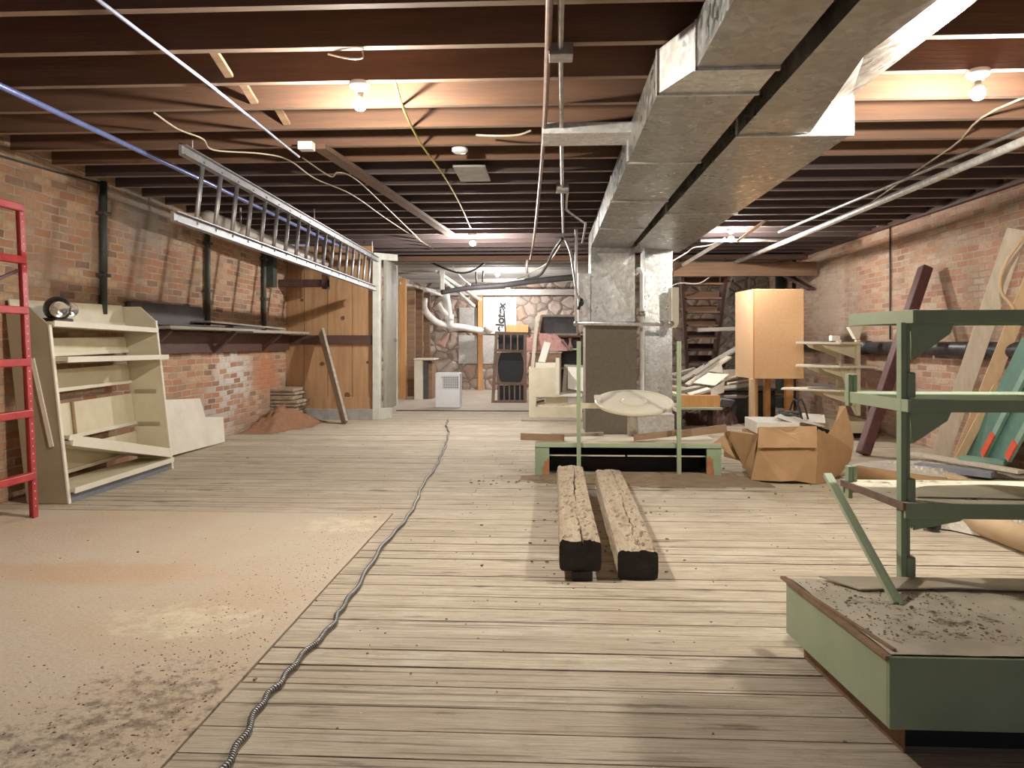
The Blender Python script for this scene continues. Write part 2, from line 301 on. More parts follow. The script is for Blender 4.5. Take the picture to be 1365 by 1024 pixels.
M_slate = mat('blue_grey_board', (0.30, 0.31, 0.36), (0.24, 0.25, 0.29), 8, 0.7)
M_door = mat('grey_olive_door_paint', (0.33, 0.31, 0.25), (0.28, 0.265, 0.21), 6, 0.6)
M_trim = mat('chipped_white_paint', (0.66, 0.66, 0.58), (0.52, 0.53, 0.46), 7, 0.6, 0, (1, 1, 1), 0.15, (0.30, 0.28, 0.22), 9, 0.66)
M_porc = mat('white_porcelain', (0.85, 0.85, 0.83), (0.8, 0.8, 0.78), 5, 0.25, 0, (1, 1, 1), 0)
M_bulbn = emit('lit_bulb_warm', (1.0, 0.92, 0.80), BULB_NEAR)
M_bulbr = emit('lit_bulb_rear_right', (1.0, 0.95, 0.90), 800.0)
M_bulbb = emit('lit_bulb_white', (1.0, 0.97, 0.94), BULB_BACK)
M_bulbf = emit('lit_bulb_cool', (1.0, 0.96, 0.92), BULB_FAR)
M_stairwood = wood('brown_stair_boards', (0.30, 0.175, 0.10), (0.20, 0.115, 0.07), 'x', 5)
M_rustgreen = mat('rusted_plate', (0.50, 0.22, 0.10), (0.34, 0.15, 0.08), 14, 0.8)

def cord_mat():
    m, nt, b, co = base_mat('spiral_armour', 0.4, 0.6)
    wv = nt.nodes.new('ShaderNodeTexWave'); wv.inputs['Scale'].default_value = 26; wv.bands_direction = 'Y'; nt.links.new(co, wv.inputs[0])
    nt.links.new(_mix(nt, (0.07, 0.07, 0.065), (0.36, 0.35, 0.32), wv.outputs['Fac']), b.inputs['Base Color'])
    bump(nt, b, wv.outputs['Fac'], 0.8, 0.01); return m
M_cord = cord_mat()

# ------------------------------------------------------------------ mesh building
LAST = []
class B:
    def __init__(s): s.v = []; s.f = []
    def add(s, vs, fs):
        n = len(s.v); s.v += [tuple(v) for v in vs]; s.f += [tuple(i + n for i in f) for f in fs]; return s
    def box(s, x0, x1, y0, y1, z0, z1):
        return s.add([(x, y, z) for z in (z0, z1) for y in (y0, y1) for x in (x0, x1)],
                     [(0, 2, 3, 1), (4, 5, 7, 6), (0, 1, 5, 4), (2, 6, 7, 3), (0, 4, 6, 2), (1, 3, 7, 5)])
    def obox(s, c, ex, ey, ez):                     # centre and three half-extent vectors
        c, ex, ey, ez = V(c), V(ex), V(ey), V(ez)
        return s.add([c + a * ex + b * ey + d * ez for d in (-1, 1) for b in (-1, 1) for a in (-1, 1)],
                     [(0, 2, 3, 1), (4, 5, 7, 6), (0, 1, 5, 4), (2, 6, 7, 3), (0, 4, 6, 2), (1, 3, 7, 5)])
    def bar(s, p0, p1, w, t, side=(1, 0, 0)):       # rectangular stick; w along side, t across
        p0, p1 = V(p0), V(p1); d = (p1 - p0); L = d.length; d.normalize()
        sd = V(side); sd = (sd - d * sd.dot(d)).normalized(); n = d.cross(sd)
        return s.obox((p0 + p1) / 2, d * L / 2, sd * w / 2, n * t / 2)
    def tube(s, pts, r, n=8, cap=True):
        pts = [V(p) for p in pts]; rings = []
        rr = r if isinstance(r, (list, tuple)) else [r] * len(pts)
        up = None
        for i, p in enumerate(pts):
            d = (pts[min(i + 1, len(pts) - 1)] - pts[max(i - 1, 0)]).normalized()
            if up is None:
                up = V((0, 0, 1)) if abs(d.z) < 0.9 else V((1, 0, 0))
            a = d.cross(up).normalized(); bb = a.cross(d).normalized(); up = bb
            rings.append([p + (a * math.cos(t) + bb * math.sin(t)) * rr[i] for t in [2 * math.pi * k / n for k in range(n)]])
        vs = [v for rg in rings for v in rg]; fs = []
        for i in range(len(pts) - 1):
            for k in range(n):
                fs.append((i * n + k, i * n + (k + 1) % n, (i + 1) * n + (k + 1) % n, (i + 1) * n + k))
        if cap: fs += [tuple(range(n - 1, -1, -1)), tuple(range((len(pts) - 1) * n, len(pts) * n))]
        return s.add(vs, fs)
    def lathe(s, prof, c=(0, 0, 0), n=20, R=None):  # (r, z) profile about z, closed at r = 0
        R = R or Matrix.Identity(3); c = V(c); vs = []; fs = []
        for r, z in prof:
            for k in range(n):
                t = 2 * math.pi * k / n; vs.append(c + R @ V((r * math.cos(t), r * math.sin(t), z)))
        for i in range(len(prof) - 1):
            for k in range(n): fs.append((i * n + k, i * n + (k + 1) % n, (i + 1) * n + (k + 1) % n, (i + 1) * n + k))
        fs += [tuple(range(n - 1, -1, -1)), tuple(range((len(prof) - 1) * n, len(prof) * n))]
        return s.add(vs, fs)
    def prism(s, pts, ext):                         # polygon pushed along ext
        pts = [V(p) for p in pts]; e = V(ext); n = len(pts)
        return s.add(pts + [p + e for p in pts], [tuple(range(n)), tuple(range(2 * n - 1, n - 1, -1))] + [(i, n + i, n + (i + 1) % n, (i + 1) % n) for i in range(n)])
    def ball(s, c, r, n=14, sq=(1, 1, 1)):
        pr = [(max(1e-4, math.sin(math.pi * i / (n // 2)) * 1.0), -math.cos(math.pi * i / (n // 2))) for i in range(n // 2 + 1)]
        k = len(s.v); s.lathe(pr, (0, 0, 0), n)
        s.v[k:] = [(c[0] + v[0] * r * sq[0], c[1] + v[1] * r * sq[1], c[2] + v[2] * r * sq[2]) for v in s.v[k:]]
        return s
    def build(s, name, m, parent=None, bev=0, smooth=False):
        me = bpy.data.meshes.new(name); me.from_pydata(s.v, [], s.f); me.validate()
        import bmesh as bm_
        bm = bm_.new(); bm.from_mesh(me); bm_.ops.recalc_face_normals(bm, faces=bm.faces); bm.to_mesh(me); bm.free()
        me.materials.append(m); o = bpy.data.objects.new(name, me); COL.objects.link(o)
        if smooth:
            for p in me.polygons: p.use_smooth = True
        if bev:
            md = o.modifiers.new('edge', 'BEVEL'); md.width = bev; md.segments = 2; md.limit_method = 'ANGLE'
        if parent is not None: o.parent = parent
        LAST[:] = [o]
        return o
def spline(pts, k=6):
    pts = [V(p) for p in pts]; out = []
    for i in range(len(pts) - 1):
        p0, p1, p2, p3 = pts[max(i - 1, 0)], pts[i], pts[i + 1], pts[min(i + 2, len(pts) - 1)]
        for j in range(k):
            t = j / k
            out.append(0.5 * ((2 * p1) + (p2 - p0) * t + (2 * p0 - 5 * p1 + 4 * p2 - p3) * t * t + (3 * p1 - p0 - 3 * p2 + p3) * t ** 3))
    out.append(pts[-1]); return out

LOCAL = set()
def tag(o, label=None, cat=None, group=None, kind=None):
    if label: o['label'] = label
    if cat: o['category'] = cat
    if group: o['group'] = group
    if kind: o['kind'] = kind
    return o
def T(name, label, cat, group=None):
    o = bpy.data.objects.new(name, None); COL.objects.link(o); o.empty_display_size = 0.1
    return tag(o, label, cat, group)
def S(name, b, m, label, cat, group=None, bev=0, smooth=False, kind=None):
    return tag(b.build(name, m, None, bev, smooth), label, cat, group, kind)
def STR(name, b, m, bev=0):
    return tag(b.build(name, m, None, bev), kind='structure')
def settle():                                       # put every thing's origin at its own base
    for o in list(COL.objects):
        if o.parent or o.name in LOCAL or o.get('kind') == 'structure' or o.type not in ('MESH', 'EMPTY'): continue
        ms = []
        def walk(x):
            if x.type == 'MESH': ms.append(x)
            for c in x.children: walk(c)
        walk(o)
        ps = [v.co for x in ms for v in x.data.vertices]
        if not ps: continue
        c = V(((min(p.x for p in ps) + max(p.x for p in ps)) / 2, (min(p.y for p in ps) + max(p.y for p in ps)) / 2, min(p.z for p in ps)))
        for x in ms: x.data.transform(Matrix.Translation(-c))
        o.location = c
def copy_tree(o, loc, label=None, rot=None):
    r = o.copy(); COL.objects.link(r); r.location = loc; LOCAL.add(r.name)
    if rot is not None: r.rotation_euler = rot
    if label: r['label'] = label
    for ch in o.children:
        c = ch.copy(); COL.objects.link(c); c.parent = r
        for g in ch.children:
            d = g.copy(); COL.objects.link(d); d.parent = c
    return r
ORD = ['first', 'second', 'third', 'fourth', 'fifth', 'sixth', 'seventh', 'eighth', 'ninth', 'tenth', 'eleventh', 'twelfth', 'thirteenth', 'fourteenth', 'fifteenth', 'sixteenth', 'seventeenth', 'eighteenth', 'nineteenth', 'twentieth', 'twenty-first', 'twenty-second', 'twenty-third', 'twenty-fourth', 'twenty-fifth', 'twenty-sixth', 'twenty-seventh', 'twenty-eighth', 'twenty-ninth', 'thirtieth', 'thirty-first', 'thirty-second']

# ================================================================== THE SETTING
XL, XR = -4.0, 4.2; JB = 2.60; JT = 2.85; YB = 18.3
YSILL = 12.6
b = B()
y = -1.95
while y < YSILL - 0.05:
    x0 = -1.07 if y + 0.075 < 5.08 else XL
    x = x0
    while x < XR:
        x1 = min(XR, x + random.uniform(2.2, 4.6))
        if XR - x1 < 0.5: x1 = XR
        g = random.uniform(0.003, 0.010) + (0.006 if random.random() < 0.25 else 0); z = random.uniform(-0.003, 0.001)
        b.box(x + 0.0015, x1 - 0.0015, y + g / 2, y + 0.15 - g / 2, -0.03, z)
        x = x1
    y += 0.15
STR('floor', b, M_floor)
STR('floor_slab', B().box(XL, -1.075, -2.0, 5.07, -0.03, 0.003), M_slab)
STR('floor_base', B().box(XL - 0.2, XR + 0.2, -2.0, YB + 0.2, -0.12, -0.03), M_black)
STR('floor_back', B().box(-3.4, XR, YSILL + 0.03, YB, -0.03, -0.004), M_concrete)
STR('trim_1', B().box(-2.6, 2.0, YSILL - 0.02, YSILL + 0.05, -0.02, 0.012), M_dkwood)
STR('wall_left', B().box(XL - 0.2, XL, -2.0, 11.25, 0, JT), M_brickL)
STR('wall_right', B().box(XR, XR + 0.2, -2.0, YB + 0.2, 0, JT), M_brickR)
STR('wall_back', B().box(-3.5, XR, YB, YB + 0.2, 0, 2.9), M_stone)
STR('wall_side', B().box(-3.5, -3.3, 11.35, YB + 0.2, 0, 2.9), M_stone)
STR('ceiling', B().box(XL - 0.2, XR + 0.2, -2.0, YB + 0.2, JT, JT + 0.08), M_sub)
STR('trim_2', B().box(XR - 0.06, XR, -2.0, YB, JB - 0.02, JB + 0.03), M_dkwood)
# board partition: wide vertical pine boards between dark rails, on a concrete curb
b = B(); x = XL
PX = [XL, -3.72, -3.36, -2.98, -2.66]
for i in range(4):
    b.box(PX[i] + 0.004, PX[i + 1] - 0.004, 11.2 + random.uniform(0, 0.008), 11.24, 0.16, 2.62)
part_wall = STR('wall_partition', b, M_pine)
STR('trim_3', B().box(XL, -2.66, 11.17, 11.2, 1.13, 1.27), M_dkwood)
STR('trim_4', B().box(XL, -2.66, 11.12, 11.26, -0.01, 0.16), M_curb)
STR('trim_5', B().box(XL, -2.66, 11.18, 11.2, 0.16, 0.34), M_pine)
b = B()
for (px, py, r) in ((457, 424, 0.03), (430, 485, 0.032), (463, 527, 0.045), (490, 483, 0.02), (403, 400, 0.02)):
    p = at(px, py, 11.2); b.lathe([(r, 0), (r, 0.006)], (p.x, 11.2, p.z), 10, Matrix.Rotation(math.pi / 2, 3, 'X'))
STR('trim_6', b, M_knot)

# door in the partition's end: white frame post and a grey door leaf standing open into the back room
d = T('open_door', 'grey-olive door standing open at the end of the pine partition', 'door')
b = B().box(-2.66, -2.56, 11.14, 11.3, 0, 2.44).box(-2.66, -2.42, 11.3, 11.42, 0, 0.16)
b.build('door_frame', M_trim, d, 0.005)
dleaf = B().bar((-2.52, 11.36, 1.28), (-2.60, 12.5, 1.28), 2.35, 0.045, (0, 0, 1)).build('door_leaf', M_door, d, 0.004)
B().bar((-2.585, 12.51, 1.28), (-2.588, 12.54, 1.28), 2.36, 0.055, (0, 0, 1)).build('edge_strip', M_trim, dleaf)
B().bar((-2.66, 11.13, 2.46), (-2.40, 11.6, 2.48), 0.1, 0.08, (0, 0, 1)).build('lintel', M_trim, d, 0.004)
p = V((-2.55, 12.33, 1.20))
B().ball(p, 0.03, 12).tube([p, p + V((0.0, 0, 0))], 0.01).build('door_knob', M_steel, dleaf, 0, True)

# ceiling joists, one object each
JY = [4.05 + 0.45 * n for n in range(-13, 32)]
for i, yj in enumerate(JY):
    n = i - 13
    if yj < 2.6: lab = None
    if n == 0: lab = 'dusty orange-brown ceiling joist that carries the two near bulbs'
    elif n > 0: lab = 'dusty brown ceiling joist, %s beyond the joist with the two near bulbs' % ORD[n - 1]
    else: lab = 'shadowed brown ceiling joist, %s in front of the joist with the near bulbs' % ORD[-n - 1]
    w = 0.045 + random.uniform(0, 0.01)
    dz = random.uniform(-0.006, 0.006); sk = random.uniform(-0.012, 0.012)
    x0 = XL if yj < 11.2 else -3.3
    vs = B().bar((x0, yj - sk, (JB + JT) / 2 + dz / 2), (XR, yj + sk, (JB + JT) / 2 + dz / 2), w, JT - JB - dz, (0, 1, 0))
    jm, jd = (M_joist, M_dustlit) if n < 5 else (M_joistfar, M_dustlitfar) if yj < 12.7 else (M_whitewash, M_whitewash)
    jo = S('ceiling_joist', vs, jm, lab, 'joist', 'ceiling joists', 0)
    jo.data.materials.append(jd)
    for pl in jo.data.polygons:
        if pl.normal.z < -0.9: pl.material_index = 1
S('header_beam', B().box(-3.3, 4.2, 12.45, 12.6, 2.52, JB - 0.002), M_joist, 'reddish brown header beam under the joists where the back room begins', 'beam')
wire0 = B().tube([wl(-60, 190, XL + 0.012), wl(0, 208, XL + 0.012), wl(70, 228, XL + 0.012), wl(132, 244, XL + 0.012)], 0.008, 6)
S('wall_wire', wire0, M_blkwire, 'thin black wire along the top of the left brick wall', 'wire', None, 0, True)
# bridging struts
for (a, c, l) in ((((275, 70)), (300, 110), 'leaning bridging strut high on the left, nearest the camera'), ((300, 112), (322, 145), 'bridging strut high on the left, second from the camera'), ((355, 148), (372, 172), 'bridging strut high on the left, farthest of three')):
    k = {275: -1, 300: 0, 355: 1}[a[0]]
    y0, y1 = 4.05 + 0.45 * k + 0.03, 4.05 + 0.45 * (k + 1) - 0.03
    X = {275: -1.78, 300: -1.82, 355: -1.78}[a[0]]
    b = B().bar((X, y0, JT - 0.05), (X + 0.03, y1, JB + 0.03), 0.045, 0.02, (1, 0, 0))
    S('bridging_strut', b, M_lumx, l, 'bridging', 'bridging struts between joists')

# ================================================================== LIGHTS
def bulb(x, y, m, label, z=JB):
    r = T('ceiling_bulb', label, 'light bulb', 'bare bulbs on the joists')
    B().lathe([(0.001, 0), (0.058, 0), (0.058, -0.02), (0.05, -0.032), (0.03, -0.036), (0.028, -0.055), (0.001, -0.055)], (x, y, z), 24).build('lampholder', M_porc, r, 0, True)
    B().lathe([(0.013, -0.07), (0.02, -0.08), (0.0285, -0.092), (0.0315, -0.104), (0.030, -0.104), (0.012, -0.085)], (x, y, z), 20).build('light_block_collar', M_porc, r, 0, True)  # opaque collar added to cut the light thrown up at the joists
    B().lathe([(0.001, -0.0995), (0.0325, -0.1045), (0.034, -0.118), (0.031, -0.136), (0.021, -0.15), (0.001, -0.156)], (x, y, z), 16).build('bulb_globe', m, r, 0, True)
    gl = [c for c in r.children if c.name.startswith('bulb_globe')][0]
    B().lathe([(0.001, -0.055), (0.016, -0.055), (0.016, -0.075), (0.001, -0.075)], (x, y, z), 12).build('bulb_cap', M_steel, gl)
bulb(-1.04, 4.07, M_bulbn, 'lit bare bulb in white lampholder, near left on the orange joists')
bulb(2.24, 4.05, M_bulbn, 'lit bare bulb in white lampholder, near right beside the ducts')
bulb(-1.02, 9.9, M_bulbf, 'lit bare bulb mid-room, at the end of the yellowish cable')
bulb(2.30, 9.66, M_bulbr, 'lit bare bulb behind the ducts, above the stairs')
bulb(-1.02, 14.6, M_bulbb, 'lit bare bulb in the back room, the upper of two')
bulb(-0.96, 17.2, M_bulbb, 'lit bare bulb in the back room, the lower in front of stones', 2.42)

# ================================================================== DUCTS
ZB = 2.38
def section(name, left, right, y0, y1, m, parent, zt=JB - 0.005, lean=(0, 0), crs=0.014):
    """sheet-metal section between two end profiles: left/right = (x at y0, x at y1); lean = how far the right side flares at its top"""
    l0, l1 = left; r0, r1 = right; cx = (l0 + l1 + r0 + r1) / 4
    vs = [(l0, y0, ZB), (r0, y0, ZB), (r1, y1, ZB), (l1, y1, ZB), (l0, y0, zt), (r0 + lean[0], y0, zt), (r1 + lean[1], y1, zt), (l1, y1, zt), (cx, (y0 + y1) / 2, ZB - crs)]
    fs = [(0, 1, 8), (1, 2, 8), (2, 3, 8), (3, 0, 8), (4, 5, 6, 7), (0, 1, 5, 4), (2, 3, 7, 6), (0, 3, 7, 4), (1, 2, 6, 5)]
    return B().add(vs, fs).build(name, m, parent)
def seam(x0, x1, y, parent, zt=JB):
    b = B().box(x0 - 0.006, x1 + 0.006, y - 0.012, y + 0.012, ZB - 0.012, ZB + 0.004).box(x0 - 0.008, x0 + 0.002, y - 0.012, y + 0.012, ZB - 0.01, zt - 0.005)
    b.build('seam', M_galv_lt, parent)
dl = T('ceiling_duct', 'left galvanized duct trunk that drops to the taupe box at the room centre', 'duct')
section('duct_section', (0.645, 0.645), (1.0, 1.0), 0.2, 2.1, M_galv, dl)
section('duct_section', (0.645, 0.645), (1.0, 1.0), 2.1, 3.34, M_galv, dl)
section('duct_section', (0.645, 0.523), (1.0, 1.0), 3.34, 3.67, M_galv_lt, dl, crs=0.003)
section('duct_section', (0.523, 0.523), (1.0, 1.0), 3.67, 6.45, M_galv, dl)
section('duct_section', (0.523, 0.523), (1.0, 1.03), 6.45, 9.6, M_galv, dl)
for y in (2.1, 3.34): seam(0.645, 1.0, y, dl)
for y in (3.67, 5.06, 6.45, 8.0): seam(0.523, 1.0, y, dl)
B().box(0.52, 1.08, 9.6, 10.15, 1.42, JB - 0.01).build('drop_duct', M_galv, dl, 0.004)
B().prism([(0.6, 9.592, 2.3), (1.02, 9.592, 2.3), (0.8, 9.592, 1.98)], (0, 0.02, 0)).prism([(0.82, 9.592, 1.95), (1.07, 9.592, 2.28), (1.07, 9.592, 1.48)], (0, 0.02, 0)).build('drop_panel', M_galv_lt, dl)
B().box(0.45, 1.10, 9.56, 10.2, 0, 1.43).build('lower_box', M_taupe, dl, 0.004)
B().box(0.36, 0.52, 9.62, 10.1, 1.42, 2.05).build('side_box', M_galv_lt, dl, 0.004)
dr = T('ceiling_duct', 'right galvanized duct trunk with a flared side, dropping to the spangled riser', 'duct')
section('duct_section', (1.09, 1.09), (1.37, 1.37), 0.2, 2.64, M_galv, dr, lean=(0.4, 0.4))
section('duct_section', (1.09, 1.09), (1.37, 1.32), 2.64, 3.23, M_galv, dr, lean=(0.4, 0.45))
section('duct_section', (1.09, 1.09), (1.32, 1.50), 3.23, 4.43, M_galv, dr, lean=(0.45, 0.24))
section('duct_section', (1.09, 1.09), (1.745, 1.745), 4.43, 7.1, M_galv, dr)
section('duct_section', (1.09, 1.09), (1.745, 1.745), 7.1, 10.2, M_galv, dr)
B().box(1.48, 1.752, 4.415, 4.43, ZB, JB - 0.005).build('end_plate', M_galv_lt, dr)
for y, x1 in ((2.64, 1.37), (4.43, 1.745), (7.1, 1.745)): seam(1.09, x1, y, dr)
B().box(1.24, 1.60, 9.9, 10.35, 0.22, ZB).build('riser_duct', M_galv_sp, dr, 0.004)
B().box(1.06, 1.58, 9.62, 10.0, 0, 0.25).build('boot', M_galv_lt, dr, 0.004)
tk = B().box(-0.05, 0.6, 4.86, 5.18, JB - 0.075, JB - 0.004)
S('branch_duct', tk, M_galv_lt, 'short flat silver branch duct beneath the joists, left of the duct trunk', 'duct', None, 0.004)
S('stop_plate', B().box(-0.78, -0.52, 6.0, 6.55, JB - 0.02, JB - 0.003), M_curb, 'grey square plate nailed under the joists mid-ceiling', 'plate')
r = T('smoke_detector', 'small white round detector on the ceiling mid-room', 'detector')
p = on(613, 198, JB)
B().lathe([(0.001, 0), (0.06, 0), (0.06, -0.02), (0.045, -0.032), (0.001, -0.034)], p, 20).build('housing', M_white, r, 0, True)
B().lathe([(0.001, -0.034), (0.02, -0.034), (0.018, -0.038), (0.001, -0.038)], p, 12).build('vent_ring', M_trim, r)

# pipe rail in front of the ducts
r = T('pipe_rail', 'horizontal galvanized pipe rail crossing in front of the duct risers', 'pipe')
Y = 9.35
B().tube([at(768, 431, Y), at(897, 433, Y)], 0.022, 10).build('rail', M_galv_lt, r, 0, True)
a, c = at(768, 431, Y), at(768, 372, Y)
B().tube([a, (a.x, Y, JB)], 0.02, 10).build('upright', M_pvc, r, 0, True)
for px in (768, 882, 895): B().ball(at(px, 431.5, Y), 0.036, 12).build('fitting', M_steel, r, 0, True)
S('hanging_board', B().prism([at(896, 383, 9.35), at(905, 383, 9.35), at(905, 430, 9.35), at(902, 437, 9.35), at(896, 437, 9.35)], (0, 0.3, 0)), M_creamlt, 'narrow cream board upright behind the spangled riser, left of the stairs', 'board')
r = T('drain_pipe', 'white vertical pipe between the two duct risers', 'pipe')
B().tube(spline([(1.1, 9.75, 2.05), (1.14, 9.68, 2.1), (1.17, 9.66, 2.05), (1.175, 9.66, 1.9), (1.175, 9.66, 0.26)], 5), 0.03, 10).build('pipe', M_pvc, r, 0, True)
B().tube([(1.175, 9.66, 1.5), (1.175, 9.66, 1.56)], 0.04, 10).build('coupling', M_steel, r, 0, True)

# ================================================================== LADDER ON THE CEILING, PIPES, CABLES
lad = T('aluminium_ladder', 'long aluminium ladder hung on edge under the left ceiling', 'ladder')
XA = -2.56
t0, t1 = V((XA, 5.08, 2.51)), V((XA, 11.0, 2.39)); u0, u1 = V((XA, 4.97, 2.03)), V((XA, 10.85, 1.95))
for a, c in ((t0, t1), (u0, u1)):
    q = B(); q.bar(a, c, 0.022, 0.075, (1, 0, 0)); q.bar(a + V((0.02, 0, 0.033)), c + V((0.02, 0, 0.033)), 0.04, 0.008, (1, 0, 0)); q.bar(a + V((0.02, 0, -0.033)), c + V((0.02, 0, -0.033)), 0.04, 0.008, (1, 0, 0))
    q.build('rail', M_alu, lad)
for k in range(18):
    f = (0.34 + 0.305 * k) / 5.9
    B().tube([u0.lerp(u1, f), t0.lerp(t1, f)], 0.017, 10).build('rung', M_alu, lad, 0, True)
for f, z1 in ((0.03, JB), (0.5, JB), (0.95, JB)):
    p = t0.lerp(t1, f); B().tube([p, (p.x, p.y, z1 + 0.02)], 0.006, 6).build('hook', M_steel, lad)
S('ceiling_pipe', B().tube([(-2.98, 1.2, 2.57), (-2.95, 6.0, 2.55), (-2.93, 11.1, 2.5)], 0.018, 10), M_blue, 'blue-grey pipe under the joists at upper left, behind the hung ladder', 'pipe', None, 0, True)
b = B().tube([(-1.85, 0.8, 2.585), (-1.86, 4.0, 2.585), (-1.9, 5.6, 2.58)], 0.009, 8)
S('straight_cable', b, M_bluewire, 'pale blue straight cable running under the joists at upper left', 'cable', None, 0, True)
S('vent_pipe', B().tube([(-3.33, 7.15, 2.40), (-3.31, 9.0, 2.36), (-3.28, 10.8, 2.31)], 0.06, 14).tube([(-3.328, 7.6, 2.39), (-3.326, 7.75, 2.387)], 0.075, 14), M_pvc, 'fat white pipe behind the hung ladder rungs', 'pipe', None, 0, True)
for y in (7.9, 10.2): S('pipe_strap', B().tube([(-3.32, y, 2.40), (-3.32, y, JB + 0.02)], 0.012, 6), M_steel, 'metal strap hanging the fat white pipe, the %s of two' % ('nearer' if y < 9 else 'farther'), 'strap')
b = B().bar(on(425, 195, JB - 0.02), on(604, 315, JB - 0.02), 0.1, 0.035, (1, 0, 0))
S('ceiling_board', b, M_joist, 'long brown board nailed diagonally under the joists mid-ceiling', 'board')
S('junction_box', B().box(*[v for v in (-1.78, -1.68, 5.22, 5.30, JB - 0.06, JB - 0.005)]), M_white, 'small white box at the near end of the diagonal ceiling board', 'box')
def wire(name, pts, r, m, label, n=6, cat='cable', k=6):
    return S(name, B().tube(spline(pts, k), r, n), m, label, cat, None, 0, True)
wire('loose_cable', [on(205, 150, JB), on(237, 172, JB - .02), on(270, 185, JB - .06), on(285, 200, JB - .06), on(350, 205, JB - .04), on(386, 214, JB - .02), on(420, 238, JB - .01), on(470, 260, JB), on(520, 295, JB), on(578, 332, JB)], 0.006, M_wire, 'thin ivory cable looping under the joists above the hung ladder')
wire('loose_cable', [on(403, 210, JB), on(440, 235, JB - .02), on(450, 230, JB - .03), on(470, 236, JB - .03), on(500, 262, JB - .01), on(560, 320, JB - .01)], 0.006, M_wire, 'ivory cable beside the white box, running off to the back left')
wire('yellow_cable', [on(526, 106, JB), on(538, 145, JB), on(560, 190, JB - .01), on(590, 232, JB - .02), on(612, 270, JB - .02), on(628, 305, JB - .02)], 0.008, M_yelwire, 'yellowish cable stapled under the joists between two left bulbs')
wire('loose_cable', [on(635, 180, JB), on(660, 181, JB - .03), on(690, 180, JB - .03), on(708, 174, JB)], 0.007, M_wire, 'short ivory cable sagging between joists near mid-ceiling')
wire('loose_cable', [on(437, 72, JB), on(465, 78, JB - .02), on(483, 77, JB - .02), on(483, 68, JB)], 0.004, M_wire, 'thin cable above the near left bulb')
r = T('steel_conduit', 'straight steel conduit with two boxes running down the middle of the ceiling', 'conduit')
B().tube([(0.03, 0.8, JB - 0.03), (0.05, 3.6, JB - 0.03), (0.115, 7.0, JB - 0.03), (0.17, 9.6, JB - 0.03)], 0.014, 10).build('conduit', M_steel, r, 0, True)
B().box(-0.005, 0.11, 3.55, 3.66, JB - 0.065, JB - 0.005).build('conduit_box', M_steel, r, 0.004)
B().box(0.06, 0.17, 6.75, 6.9, JB - 0.065, JB - 0.005).build('conduit_box', M_steel, r, 0.004)
B().tube(spline([(0.16, 6.95, JB - 0.03), (0.17, 7.8, JB - 0.03), (0.2, 8.0, JB - 0.04), (0.38, 8.7, JB - 0.04), (0.42, 8.9, JB - 0.04), (0.4, 9.3, JB - 0.2)], 4), 0.012, 8).build('branch_conduit', M_steel, r, 0, True)
S('brown_conduit', B().tube(spline([(0.015, 0.8, JB - 0.03), (0.0, 3.0, JB - 0.03), (-0.04, 5.0, JB - 0.03), (-0.12, 7.6, JB - 0.03), (-0.22, 10.2, JB - 0.05), (-0.3, 11.6, JB - 0.15)], 4), 0.016, 8), M_rustpipe, 'brown pipe running beside the steel conduit along the ceiling', 'pipe', None, 0, True)
wire('cable_bundle', [at(750, 318, 9.4), at(738, 335, 9.6), at(728, 355, 10.2), at(718, 368, 10.8), at(700, 373, 11.5)], 0.02, M_blkwire, 'dark cable sweeping left from the conduit end')
wire('cable_bundle', [at(752, 316, 9.4), at(760, 335, 9.35), at(764, 358, 9.3), at(768, 385, 9.2), at(773, 400, 9.2)], 0.017, M_steel, 'grey cable hanging from the conduit end beside the left duct')
r = T('hanging_plug', 'black cord and plug hanging against the left duct drop', 'plug')
B().tube(spline([at(766, 372, 9.25), at(770, 390, 9.2), at(775, 402, 9.2)], 5), 0.014, 8).build('cord', M_blkwire, r, 0, True)
B().ball(at(775, 403, 9.2), 0.045, 12, (0.8, 0.8, 1.1)).build('plug_body', M_blkplastic, r, 0, True)
B().tube([at(773, 405, 9.2), at(771, 413, 9.2)], 0.018, 8).build('plug_tip', M_blkplastic, r, 0, True)
wire('cable_bundle', [at(748, 325, 9.5), at(735, 345, 10), at(720, 357, 10.8), at(690, 372, 12)], 0.009, M_wire, 'thin ivory cable beside the dark sweeping cable')

# right-hand ceiling pipes
b = B().tube([wl(1365, 168, 3.0) + V((0.35, -2.8, 0)), (3.05, 5.0, 2.47), (2.98, 9.3, 2.44), (2.9, 12.5, 2.42)], 0.03, 10)
S('ceiling_pipe', b, M_galv_lt, 'thick pale pipe under the joists by the right wall', 'pipe', None, 0, True)
S('ceiling_pipe', B().tube([(3.2, 1.5, 2.54), (3.05, 5.2, 2.55), (2.85, 9.5, 2.54)], 0.017, 8), M_steel, 'thinner grey pipe just above the thick pale pipe on the right', 'pipe', None, 0, True)
S('ceiling_pipe', B().tube([(1.98, 9.95, 2.5), (3.08, 9.95, 2.5)], 0.022, 8), M_galv_lt, 'pale cross pipe below the right rear bulb', 'pipe', None, 0, True)
wire('loose_cable', [(3.6, 2.8, JB), on(1365, 130, JB), on(1270, 195, JB), on(1195, 246, JB), on(1140, 285, JB)], 0.007, M_wire, 'thin pale cable running along the ceiling by the right bulb')
S('ceiling_board', B().bar(at(985, 320, 9.3), at(1018, 296, 9.0), 0.12, 0.03, (0, 1, 0)), M_lum, 'short pale board slanting beside the right rear bulb', 'board')
S('ceiling_board', B().bar(at(912, 352, 11.5), at(965, 320, 10.2), 0.08, 0.05, (0, 1, 0)), M_grwoodx, 'grey batten slanting down behind the right rear bulb', 'board')
